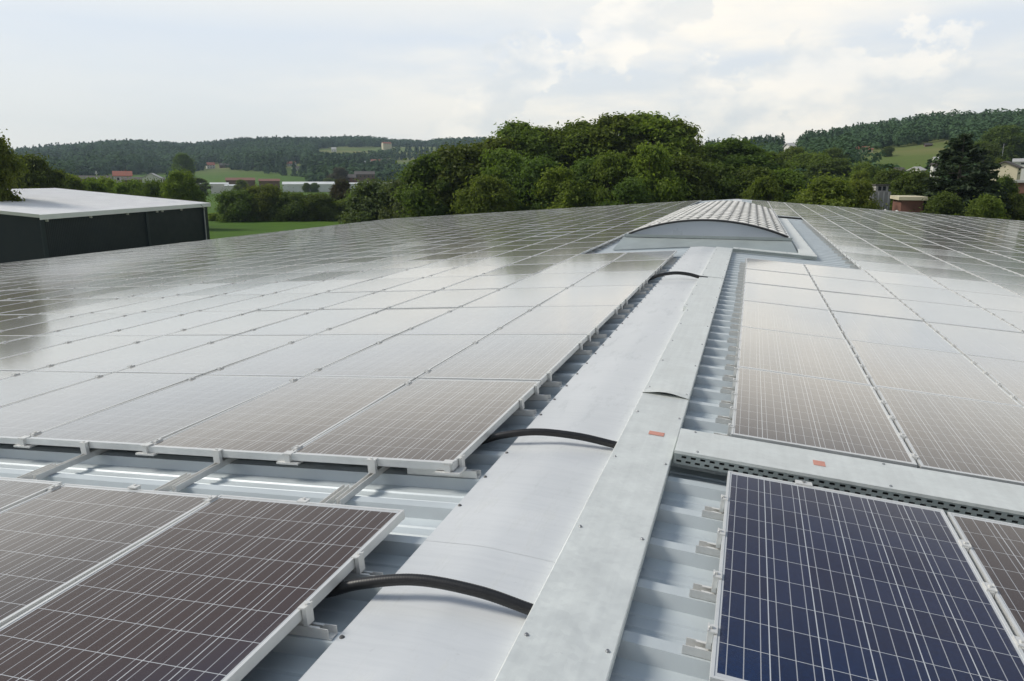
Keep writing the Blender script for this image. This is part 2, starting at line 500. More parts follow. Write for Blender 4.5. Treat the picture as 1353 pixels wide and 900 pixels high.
def build_terrain():
    az = np.linspace(-math.pi, math.pi, 361)
    core = np.linspace(-1.25, .62, 320)
    az = np.unique(np.concatenate([az[(az < -1.26) | (az > .63)], core]))
    ds = np.concatenate([[0.5], np.geomspace(20, 5500, 130)])
    A, D = np.meshgrid(az, ds, indexing='ij')
    X = CAM.x + D * np.sin(A); Y = CAM.y + D * np.cos(A)
    Z = terrain(X, Y)
    v = np.stack([X, Y, Z], -1).reshape(-1, 3)
    n, m = A.shape
    i, j = np.meshgrid(np.arange(n - 1), np.arange(m - 1), indexing='ij')
    a = i * m + j
    f = np.stack([a, a + 1, a + m + 1, a + m], -1).reshape(-1, 4)
    me = array_mesh('ground', v, f, MAT['grass'], True)
    o = link('ground', me)
    tag(o, kind='structure')
build_terrain()

# ------------------------------------------------------------------ warehouse (the roof we stand on)
AL = 0.07                                           # roof pitch
YB, YE = -5.0, 53.6
XL, XR = -27.0, 21.0
RIB, RIB0 = 0.355, 2.96                             # rib pitch and phase along the ridge
N_RIB, N_VAL = -0.105, -0.158                       # heights below the panel plane
RM = Matrix.Rotation(AL, 4, 'Y')                    # right slope frame: x runs down the slope
LM = Matrix.Rotation(-AL, 4, 'Y')

def roof_profile():
    pts = []
    k0 = math.floor((YB - RIB0) / RIB)
    y = RIB0 + k0 * RIB
    while y < YE:
        for dy, z in ((-.052, N_VAL), (-.030, N_RIB), (.030, N_RIB), (.052, N_VAL), (.125, N_VAL), (.132, N_VAL + .007), (.148, N_VAL + .007), (.155, N_VAL),
                      (.205, N_VAL), (.212, N_VAL + .007), (.228, N_VAL + .007), (.235, N_VAL)):
            if YB <= y + dy <= YE:
                pts.append((y + dy, z))
        y += RIB
    return pts

def build_warehouse():
    root = empty('warehouse', (0, 0, GZ))
    tag(root, 'wide low-pitched warehouse with a ribbed blue-grey metal roof carrying the solar panels', 'warehouse')
    inv = Matrix.Translation((0, 0, -GZ))
    pts = roof_profile()
    for sgn, mat, xe in ((1, RM, XR), (-1, LM, XL)):
        mb = MB()
        n = len(pts)
        xs = [0.0, xe * .25, xe * .5, xe]
        vs = [mat @ Vector((x, y, z)) for x in xs for (y, z) in pts]
        fs = []
        for a in range(len(xs) - 1):
            for i in range(n - 1):
                q = (a * n + i, (a + 1) * n + i, (a + 1) * n + i + 1, a * n + i + 1)
                fs.append(q if sgn > 0 else q[::-1])
        mb.add(vs, fs)
        mb.build('roof', MAT['roofsheet'], root, inv)
    ze_l = XL * math.tan(AL) - .17; ze_r = -XR * math.tan(AL) - .17
    w = MB()
    for x, ze in ((XL + .25, ze_l), (XR - .25, ze_r)):
        w.box(x - .1, x + .1, YB + .1, YE - .1, GZ - .2, ze)
    w.build('wall', MAT['wall_sheet'], root, inv)
    for y in (YB + .1, YE - .3):
        g = MB()
        z0 = -.19
        prof = [(XL + .36, GZ - .2), (XR - .36, GZ - .2), (XR - .36, ze_r), (0, z0), (XL + .36, ze_l)]
        vs = [(x, yy, z) for yy in (y, y + .2) for x, z in prof]
        g.add(vs, [(0, 1, 2, 3, 4), (9, 8, 7, 6, 5)] + [(i, (i + 1) % 5, 5 + (i + 1) % 5, 5 + i) for i in range(5)])
        g.build('gable_wall', MAT['wall_sheet'], root, inv)
    for x, ze, sg in ((XL, ze_l, -1), (XR, ze_r, 1)):
        g = MB()
        x0, x1 = sorted((x + sg * .005, x + sg * .15))
        g.box(x0, x1, YB, YE, ze - .06, ze - .045); g.box(x1 - .012 if sg > 0 else x0, x1 if sg > 0 else x0 + .012, YB, YE, ze - .045, ze + .06)
        g.build('gutter', MAT['alu'], root, inv)
    # verge flashing on the far gable
    for sgn, mat, xe in ((1, RM, XR), (-1, LM, XL)):
        g = MB()
        a, b = sorted((0.0, xe))
        g.box(a, b, YE + .003, YE + .06, N_VAL - .12, N_RIB + .03, mat)
        g.build('verge_flashing', MAT['alu'], root, inv)
build_warehouse()

# ------------------------------------------------------------------ ridge cap, in lengths lapping one another
def cap_length(y0, y1, lift, label, screws=True, half=.29, right=.34):
    root = empty('ridge_cap', (0, y0, 0))
    tag(root, label, 'ridge cap', 'ridge cap lengths')
    mb = MB()
    n0 = N_RIB + .004 + lift
    inv = Matrix.Translation((0, -y0, 0))
    t = .0025
    P = [LM @ Vector((-half, 0, n0)), LM @ Vector((-half * .6, 0, n0)), LM @ Vector((-.10, 0, n0)), LM @ Vector((-.05, 0, n0 - .0006)), Vector((0, 0, n0 - .0022)),
         RM @ Vector((.05, 0, n0 - .0006)), RM @ Vector((.10, 0, n0)), RM @ Vector((right * .6, 0, n0)), RM @ Vector((right, 0, n0))]
    ys = np.linspace(y0, y1, max(2, int((y1 - y0) / .12) + 1))
    vs = []
    m = len(P)
    for i, y in enumerate(ys):
        for j, q in enumerate(P):
            w = .0011 * math.sin(y * 8.85 + j * 1.7) * math.sin(y * 1.9 + j) if 0 < j < m - 1 else .0005 * math.sin(y * 17.7)   # faint oil canning between the ribs
            vs.append((q.x, y, q.z + w))
    fs = [(i * m + j, i * m + j + 1, (i + 1) * m + j + 1, (i + 1) * m + j)[::-1] for i in range(len(ys) - 1) for j in range(m - 1)]
    mb.add(vs, fs, True)
    q = P[0]
    mb.add([(q.x, y0, q.z - .012), (q.x, y0, q.z - .0003), (q.x, y1, q.z - .0003), (q.x, y1, q.z - .012)], [(0, 1, 2, 3)])
    mb.build('sheet', MAT['cap'], root, inv)
    if screws:
        k = math.ceil((y0 + .03 - RIB0) / RIB)
        while RIB0 + k * RIB < y1 - .02:
            y = RIB0 + k * RIB
            s = MB(); q = LM @ Vector((-half + .016, y, n0))
            s.disc_screw(q.x, q.y, q.z, .010, .007)
            s.build('screw', MAT['screw_dark'], root, inv)
            k += 1
    return root
cap_length(-3.0, 2.62, 0.0, 'smooth pale grey ridge cap length nearest the viewer, below the crosswise lap seam')
cap_length(2.60, 11.3, 0.0008, 'long smooth pale ridge cap length between the near seam and third black hose')
cap_length(11.28, 17.2, 0.0016, 'shiny ridge cap length running up to the arched skylight')
cap_length(31.9, 53.5, 0.0, 'ridge cap length behind the arched skylight on the far roof', False)

# ------------------------------------------------------------------ galvanised cable trunking
def trunking(y0, y1, lift, label, s0=.325, s1=.645, bow=0.0, sticker=None, mat='galv'):
    """cover length of the main duct along the ridge, on the right slope"""
    root = empty('cable_duct', (0, y0, 0), (0, AL, 0))
    tag(root, label, 'cable duct', 'main cable duct cover lengths')
    top = -.046 + lift
    mb = MB()
    n = max(2, int((y1 - y0) / .5))
    vs = []
    m = 11
    ys = [0, .06, .14, .24] + list(np.linspace(.4, y1 - y0, n)) if bow > 0 else list(np.linspace(0, y1 - y0, n + 1))
    for i, y in enumerate(ys):
        vs.append((s0, y, -.0965)); vs.append((s0, y, top - .003))
        for q in range(m - 4):
            t = q / (m - 5)
            b = bow * math.exp(-(y / .16) ** 2) * math.sin(math.pi * min(1, max(0, (t * 1.12 - .06)))) if bow > 0 else 0
            vs.append((s0 + .004 + (s1 - s0 - .008) * t, y, top + b + .0012 * math.sin(i * 2.1) * math.sin(math.pi * t)))
        vs.append((s1, y, top - .003)); vs.append((s1, y, -.0965))
    fs = [(i * m + j, (i + 1) * m + j, (i + 1) * m + j + 1, i * m + j + 1) for i in range(len(ys) - 1) for j in range(m - 1)]
    if bow <= 0: fs.append(tuple(range(m)))
    fs.append(tuple((len(ys) - 1) * m + j for j in range(m))[::-1])
    mb.add(vs, fs)
    mb.build('cover', MAT[mat], root)
    y = .12
    while y < y1 - y0 - .05:
        for sx in (s0 + .028, s1 - .024):
            s = MB(); s.disc_screw(sx, y + random.uniform(-.03, .03), top, .0085, .007)
            s.build('screw', MAT['screw'], root)
        y += .82
    if sticker:
        s = MB(); sx, sy = sticker
        s.box(sx - .045, sx + .045, sy - y0 - .03, sy - y0 + .03, top + .0022, top + .003)
        s.build('red_sticker', MAT['sticker'], root)
    return root
trunking(-3.0, 4.97, 0.0, 'near galvanised duct cover with a red sticker beside the ridge cap', sticker=(.52, 4.15))
trunking(4.93, 8.55, .005, 'second galvanised duct cover, its near end bowed up over a dark gap', bow=.022)
trunking(8.57, 11.35, .001, 'duller wide galvanised duct cover ending beside the third hose', s0=.285, mat='galv_dark' if False else 'galv')
trunking(11.37, 16.35, .006, 'farthest galvanised duct cover, leading up to the arched skylight', s0=.30)
def cross_duct(y0, y1, x0, x1, top, label, sticker=None, slots=True):
    """branch duct running down the right slope; its front side is a perforated tray wall"""
    root = empty('cable_duct', (0, 0, 0), (0, AL, 0))
    tag(root, label, 'cable duct', 'branch cable ducts')
    c = MB()
    c.box(x0, x1, y0, y1, top - .004, top)                      # lid
    c.box(x0, x1, y0, y0 + .003, top - .017, top - .0045)         # lid lip
    c.build('cover', MAT['galv'], root)
    t = MB()
    zb = top - .075
    # back and bottom
    t.box(x0, x1, y1 - .004, y1 - .001, zb, top - .005)
    t.box(x0, x1, y0 + .004, y1 - .005, zb - .003, zb)
    t.box(x0, x0 + .003, y0 + .006, y1 - .006, zb, top - .005)
    # perforated front wall: strips between two rows of slots
    rows = [(zb + .010, zb + .022), (zb + .036, zb + .048)]
    edges = [zb, rows[0][0], rows[0][1], rows[1][0], rows[1][1], top - .005]
    yy0, yy1 = y0 + .004, y0 + .007
    for a, b in ((0, 1), (2, 3), (4, 5)):
        t.box(x0 + .004, x1, yy0, yy1, edges[a], edges[b])
    for (za, zc), off in zip(rows, (0.0, .025)):
        x = x0 + .004 + off
        lastx = x0 + .004
        while x < x1 - .05:
            t.box(lastx, x + .012, yy0, yy1, za, zc)
            lastx = x + .012 + .026
            x += .05
        t.box(lastx, x1, yy0, yy1, za, zc)
    t.build('perforated_tray', MAT['galv_dark'], root)
    x = x0 + .10
    while x < x1:
        for yy in (y0 + .03, y1 - .03):
            s = MB(); s.disc_screw(x + random.uniform(-.02, .02), yy, top, .0085, .006)
            s.build('screw', MAT['screw'], root)
        x += .98
    if sticker:
        s = MB(); s.box(sticker[0] - .03, sticker[0] + .03, sticker[1] - .035, sticker[1] + .035, top + .001, top + .002)
        s.build('red_sticker', MAT['sticker'], root)
    return root
cross_duct(3.80, 4.17, .655, 8.2, .008, 'perforated galvanised branch duct with red sticker crossing between right-hand panel rows', (1.405, 3.98))
cross_duct(16.05, 16.30, .655, 2.32, -.01, 'short perforated branch duct just in front of the arched skylight')

def side_duct():
    root = empty('cable_duct', (0, 0, 0), (0, AL, 0))
    tag(root, 'pale duct cover running alongside the right edge of the arched skylight', 'cable duct', 'main cable duct cover lengths')
    c = MB(); c.box(2.0, 2.31, 16.32, 30.4, -.085, -.008)
    c.build('cover', MAT['galv'], root)
    for i in range(9):
        s = MB(); s.disc_screw(2.29, 16.8 + i * 1.6, -.008, .0085, .007); s.build('screw', MAT['screw'], root)
side_duct()

# ------------------------------------------------------------------ hoses
def hose(pts, label, r=.0215, open_end=False):
    # Catmull-Rom through pts, then ribbed rings
    P = [Vector(p) for p in pts]
    P = [P[0] * 2 - P[1]] + P + [P[-1] * 2 - P[-2]]
    path = []
    for i in range(1, len(P) - 2):
        for t in np.linspace(0, 1, 26, endpoint=False):
            a, b, c, d = P[i - 1:i + 3]
            path.append(.5 * ((2 * b) + (c - a) * t + (2 * a - 5 * b + 4 * c - d) * t * t + (3 * b - 3 * c + d - a) * t ** 3))
    path.append(P[-2])
    # resample at 3.2 mm
    L = [0]
    for a, b in zip(path, path[1:]): L.append(L[-1] + (b - a).length)
    n = int(L[-1] / .0035)
    s = np.linspace(0, L[-1], n)
    arr = np.array([tuple(p) for p in path])
    rs = np.stack([np.interp(s, L, arr[:, k]) for k in range(3)], 1)
    rad = [r if (i % 3) else r * .975 for i in range(n)]
    root = empty('cable_hose', path[0])
    tag(root, label, 'cable hose', 'black corrugated cable hoses')
    mb = MB(); mb.tube(rs, rad, 12, True)
    mb.build('hose', MAT['dark_plastic'], root, Matrix.Translation(-path[0]))
    return root
hose([(-.85, 2.06, -.15), (-.52, 2.10, -.125), (-.33, 2.14, -.070), (-.12, 2.18, -.038), (.12, 2.20, -.052), (.325, 2.21, -.094), (.40, 2.215, -.098)],
     'thick black corrugated hose nearest the viewer, arching over the ridge cap', .0215)
hose([(-.85, 3.74, -.15), (-.52, 3.77, -.122), (-.34, 3.81, -.070), (-.14, 3.85, -.040), (.10, 3.89, -.054), (.325, 3.92, -.094), (.40, 3.93, -.098)],
     'middle black corrugated hose crossing the ridge cap opposite the perforated duct', .0215)
hose([(-.75, 11.0, -.12), (-.47, 11.05, -.105), (-.30, 11.1, -.045), (-.08, 11.18, -.012), (.12, 11.24, -.030), (.29, 11.28, -.075), (.40, 11.29, -.088)],
     'farthest black hose, crossing the ridge cap where the duct cover ends', .026)

# ------------------------------------------------------------------ solar panels
PW, PL, PT = .99, 1.65, .04
def panel_meshes():
    f = MB(); w = .011
    h = PW / 2; l = PL / 2
    f.box(-h, -h + w, -l, l, 0, PT); f.box(h - w, h, -l, l, 0, PT)
    f.box(-h + w, h - w, -l, -l + w, 0, PT); f.box(-h + w, h - w, l - w, l, 0, PT)
    fm = f.mesh('frame', MAT['alu'])
    g = MB()
    z = PT - .0025
    a, b, c, d = (-h + w, -l + w), (h - w, -l + w), (h - w, l - w), (-h + w, l - w)
    uv = [(q[0] + h, q[1] + l) for q in (a, b, c, d)]
    g.add([(q[0], q[1], z) for q in (a, b, c, d)], [(0, 1, 2, 3)], False, [uv])
    g.add([(q[0], q[1], z - .006) for q in (a, b, c, d)], [(3, 2, 1, 0)], False, [[(-1, -1)] * 4])
    gm = g.mesh('glass', MAT['glass'])
    return fm, gm
FRAME, GLASS = panel_meshes()
def clamp_mesh():
    c = MB()
    c.box(-.019, .019, -.028, .028, PT + .0005, PT + .0065)
    c.box(-.008, .008, -.034, .034, PT - .045, PT + .0003)
    c.box(-.018, -.015, -.028, .028, PT + .0067, PT + .0085); c.box(.015, .018, -.028, .028, PT + .0067, PT + .0085)
    c.tube([(0, 0, PT + .0075), (0, 0, PT + .014)], .008, 6, False)
    return c.mesh('clamp', MAT['rail'])
CLAMP = clamp_mesh()

def panel_matrix(side, s_c, y_c, jit=True):
    rot = (RM if side > 0 else LM)
    q = rot @ Vector((side * s_c, 0, -PT)); q.y = y_c
    m = rot.copy()
    if jit:
        m = m @ Matrix.Rotation(random.gauss(0, .003), 4, 'X') @ Matrix.Rotation(random.gauss(0, .0014), 4, 'Y')
    m.translation = q
    return m

GAP = .02; CP = PW + GAP; RP = 1.665
S_L, S_R = .411, .9425
specs = []        # side, column, s_centre, y_centre, label, clamp rule
def add_panel(side, c, y, label, group, clamps):
    s0 = (S_L if side < 0 else S_R)
    specs.append(dict(side=side, s=s0 + c * CP + PW / 2, y=y, label=label, group=group, clamps=clamps))
GL, GN = 'solar panels on the left slope', 'solar panels on the right slope'
for r in range(2):
    for c in range(4):
        add_panel(-1, c, 2.665 - PL / 2 - r * RP, f'near left solar panel below the open gap, {ORD[c+1]} column from ridge, {ORD[r+1]} row', 'solar panels below the open gap on the left', 3)
for r in range(30):
    for c in range(26):
        if c < 2 and r > 6: continue
        y = 3.224 + PL / 2 + r * RP
        if c >= 2 or r <= 6:
            add_panel(-1, c, y, f'left-slope solar panel {ORD[c+1]} column from the ridge, {ORD[r+1]} row beyond the open gap', GL, 3)
for r in range(2):
    for c in range(4):
        lab = 'dark navy solar panel in front of the perforated branch duct, nearest the ridge' if (r, c) == (0, 0) else f'right-slope solar panel before the perforated branch duct, {ORD[c+1]} column, {ORD[r+1]} row back'
        add_panel(1, c, 2.010 + PL / 2 - r * RP, lab, 'solar panels before the branch duct on the right', 5)
for r in range(28):
    for c in range(16):
        if c < 2 and r > 5: continue
        add_panel(1, c, 4.240 + PL / 2 + r * RP, f'right-slope solar panel {ORD[c+1]} column from the ridge, {ORD[r+1]} row beyond the branch duct', GN, 5)
for r in range(17, 28):
    for c in range(0, 2):
        add_panel(1, c, 4.240 + PL / 2 + r * RP, f'right-slope solar panel behind the skylight, {ORD[c+1]} column, {ORD[r-16]} row', 'solar panels behind the skylight', 5)

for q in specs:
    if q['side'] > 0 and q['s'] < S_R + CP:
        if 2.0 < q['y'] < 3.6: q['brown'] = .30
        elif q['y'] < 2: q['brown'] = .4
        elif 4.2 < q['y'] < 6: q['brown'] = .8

def clip_area(pts):
    # area of the projected quad clipped to the frame (Sutherland-Hodgman)
    poly = pts
    for axis, lim, sg in ((0, 0, 1), (0, 1353, -1), (1, 0, 1), (1, 900, -1)):
        out = []
        for i in range(len(poly)):
            a, b = poly[i - 1], poly[i]
            ia = (a[axis] - lim) * sg >= 0; ib = (b[axis] - lim) * sg >= 0
            if ia != ib:
                t = (lim - a[axis]) / (b[axis] - a[axis])
                out.append((a[0] + (b[0] - a[0]) * t, a[1] + (b[1] - a[1]) * t))
            if ib: out.append(b)
        poly = out
        if not poly: return 0
    return abs(sum(poly[i - 1][0] * poly[i][1] - poly[i][0] * poly[i - 1][1] for i in range(len(poly)))) / 2
for sp in specs:
    m = panel_matrix(sp['side'], sp['s'], sp['y'])
    sp['m'] = m
    pr = [project(m @ Vector((sx * PW / 2, sy * PL / 2, PT))) for sx, sy in ((-1, -1), (1, -1), (1, 1), (-1, 1))]
    sp['area'] = clip_area(pr) if all(pr) else (3000 if any(pr) and sp['y'] > 0 else 0)
order = sorted(specs, key=lambda q: -q['area'])
near = [q for q in order if q['area'] > 0][:296]
near_ids = set(id(q) for q in near)
rest = [q for q in specs if id(q) not in near_ids and (q['y'] > 2.5)]
for i, sp in enumerate(near):
    root = empty('solar_panel')
    root.matrix_world = sp['m']
    tag(root, sp['label'], 'solar panel', sp['group'])
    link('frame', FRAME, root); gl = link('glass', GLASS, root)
    gl.color = (sp.get('brown', 1.0), 1, 1, 1)  # red channel scales the brownish reflection painted into the cells
    if i < 130:
        # clamps sit on the ribs along the joint on the down-slope side
        y0 = sp['y'] - PL / 2
        ks = [k for k in range(-20, 160) if y0 + .03 < RIB0 + k * RIB < y0 + PL - .03]
        if sp['clamps'] == 3:
            ks = [ks[0], ks[-1]] if len(ks) > 1 else ks
        for k in ks:
            cl = link('clamp', CLAMP, root)
            cl.location = (sp['side'] * (PW / 2 + GAP / 2), RIB0 + k * RIB - sp['y'], 0)

def far_panels():
    fv = np.array([v.co for v in FRAME.vertices]); ff = np.array([p.vertices[:] for p in FRAME.polygons])
    root = empty('solar_panel_field')
    tag(root, 'far rows of solar panels covering the rest of the roof towards its edges', 'solar panels', None, 'stuff')
    V, Fq = [], []
    g = MB(); h = PW / 2 - .011; l = PL / 2 - .011
    for i, sp in enumerate(rest):
        m = np.array(sp['m'])
        V.append(fv @ m[:3, :3].T + m[:3, 3]); Fq.append(ff + i * len(fv))
        pts = [(-h, -l), (h, -l), (h, l), (-h, l)]
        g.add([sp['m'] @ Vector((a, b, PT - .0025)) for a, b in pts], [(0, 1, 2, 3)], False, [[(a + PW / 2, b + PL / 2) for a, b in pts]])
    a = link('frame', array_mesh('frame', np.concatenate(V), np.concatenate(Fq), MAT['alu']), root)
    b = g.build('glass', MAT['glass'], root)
    a['kind'] = 'stuff'; b['kind'] = 'stuff'
far_panels()

# ------------------------------------------------------------------ mounting rail stubs on the ribs along the open edges
def stub_meshes():
    # origin at the panel edge, +x points away from the panel, lying on a rib top (z = N_RIB)
    r = MB(); z = N_RIB
    r.box(-.30, .105, -.020, .020, z + .002, z + .005)
    r.box(-.30, .095, -.020, -.017, z + .005, z + .040)
    r.box(-.30, .105, .017, .020, z + .005, z + .034)
    r.box(-.30, .060, -.0168, -.009, z + .037, z + .040); r.box(-.30, .060, .009, .0168, z + .031, z + .034)
    r.box(-.30, .0, -.0085, .0085, z + .030, -.0415)
    rail = r.mesh('rail', MAT['rail'])
    c = MB()
    c.box(.003, .020, -.020, .020, z + .042, .000)
    c.box(-.011, .022, -.022, .022, .0005, .0060)
    c.box(.017, .022, -.022, .022, .0060, .0095)
    c.tube([(.012, 0, .0065), (.012, 0, .015)], .0075, 6, False)
    clampm = c.mesh('end_clamp', MAT['rail'])
    return rail, clampm
STUB, ENDCL = stub_meshes()
def stub(side, s_edge, y, toward_ridge, label, group):
    root = empty('mounting_rail')
    rot = (RM if side > 0 else LM).copy()
    q = rot @ Vector((side * s_edge, y, 0))
    if (side > 0) == toward_ridge:
        rot = rot @ Matrix.Rotation(math.pi, 4, 'Z')
    rot.translation = q
    root.matrix_world = rot
    tag(root, label, 'mounting rail', group)
    sc = random.uniform(.86, 1.05)
    a = link('rail', STUB, root); a.scale = (sc, 1, 1)
    link('end_clamp', ENDCL, root)
def ribs_between(y0, y1):
    return [RIB0 + k * RIB for k in range(-20, 200) if y0 <= RIB0 + k * RIB <= y1]
for i, y in enumerate(ribs_between(-.6, 2.60)[::-1]):
    if i in (0, 1, 3, 5, 6): stub(-1, S_L, y, True, f'short aluminium rail stub {ORD[i+1]} rib before the open gap, near left panel edge', 'rail stubs at the near left panels')
n = 0
for i, y in enumerate(ribs_between(3.25, 14.8)):
    if i % 5 in (1, 2) : continue
    n += 1
    stub(-1, S_L, y, True, f'aluminium rail stub {ORD[n]} past the open gap along the left array ridge edge', 'rail stubs along the left array')
for i, y in enumerate(ribs_between(.0, 3.62)[::-1]):
    stub(1, S_R, y, True, f'aluminium rail stub and clamp on dark navy panel, {ORD[i+1]} rib before branch duct', 'rail stubs beside the dark navy panel')
for i, y in enumerate(ribs_between(4.26, 14.2)):
    stub(1, S_R, y, True, f'aluminium rail stub {ORD[i+1]} rib past the branch duct on the right array edge', 'rail stubs along the right array')
for i, y in enumerate(ribs_between(15.2, 31)):
    if i % 2 == 0 and i // 2 < 20:
        stub(-1, S_L + 2 * CP, y, True, f'aluminium rail stub {ORD[i//2+1]} along the left panels beside the skylight', 'rail stubs beside the skylight on the left')
for i, y in enumerate(ribs_between(14.4, 30.8)):
    if i % 2 == 0:
        stub(1, S_R + 2 * CP, y, True, f'aluminium rail stub {ORD[i//2+1]} along bare roof strip right of the skylight', 'rail stubs right of the skylight')

# rails bridging the open gap on the left, at the middle of each column
def gap_rail(c):
    root = empty('bridging_rail')
    m = LM.copy(); q = LM @ Vector((-(S_L + c * CP + PW / 2), 0, 0)); m.translation = q
    root.matrix_world = m
    tag(root, f'pair of aluminium rails bridging the open gap, {ORD[c+1]} pair from the ridge', 'mounting rail', 'bridging rails in the open gap')
    a = MB(); z = N_RIB
    a.box(.014, .046, 2.86, 3.60, z + .002, z + .008); a.box(.014, .018, 2.86, 3.60, z + .008, z + .036); a.box(.042, .046, 2.86, 3.60, z + .008, z + .036)
    a.build('rail', MAT['rail'], root)
    b = MB()
    b.box(-.046, -.014, 2.20, 3.04, z + .002, z + .008); b.box(-.046, -.042, 2.20, 3.04, z + .008, z + .036); b.box(-.018, -.014, 2.20, 3.04, z + .008, z + .036)
    b.build('rail', MAT['rail'], root)
    for xx, yy, sg in ((-.032, 2.668, 1), (.032, 3.221, -1)):
        cl = MB()
        y0, y1 = sorted((yy + sg * .001, yy + sg * .024))
        cl.box(xx - .022, xx + .022, y0, y1, z + .036, .0005)
        y0, y1 = sorted((yy - sg * .014, yy + sg * .024))
        cl.box(xx - .026, xx + .026, y0, y1, .0009, .0068)
        cl.tube([(xx, yy + sg * .012, .0068), (xx, yy + sg * .012, .014)], .007, 6, False)
        cl.build('end_clamp', MAT['rail'], root)
    # foot plates under the column joint
    return root
for c in range(6): gap_rail(c)
def joint_plate(c):
    root = empty('joint_plate'); m = LM.copy(); m.translation = LM @ Vector((-(S_L + c * CP - (GAP / 2 if c else -.03)), 0, 0)); root.matrix_world = m
    tag(root, f'small aluminium support plate under the {ORD[c+1]} panel corner along the open gap', 'support plate', 'support plates along the open gap')
    a = MB()
    a.box(-.07, .07, 3.205, 3.30, -.054, -.043); a.box(-.016, .016, 3.210, 3.24, -.0425, -.001) ; a.box(-.028, .028, 3.212, 3.262, .0005, .007)
    a.build('plate', MAT['rail'], root)
for c in range(5): joint_plate(c)
# end clamp on the top edge of the dark panels before the branch duct
def edge_clip(s, label):
    root = empty('edge_clamp'); m = RM.copy(); m.translation = RM @ Vector((s, 0, 0)); root.matrix_world = m
    tag(root, label, 'clamp', 'clamps at the branch duct')
    a = MB(); a.box(-.04, .04, 3.648, 3.690, .0008, .008); a.box(-.035, .035, 3.662, 3.690, N_RIB, .0004); a.build('body', MAT['rail'], root)
    b = MB(); b.tube([(0, 3.672, .008), (0, 3.672, .016)], .008, 6, False); b.build('bolt', MAT['screw'], root)
edge_clip(S_R + PW * .37, 'aluminium edge clamp on the top edge of the dark navy panel')
edge_clip(S_R + CP + PW * .37, 'aluminium edge clamp on the panel right of the dark navy one')

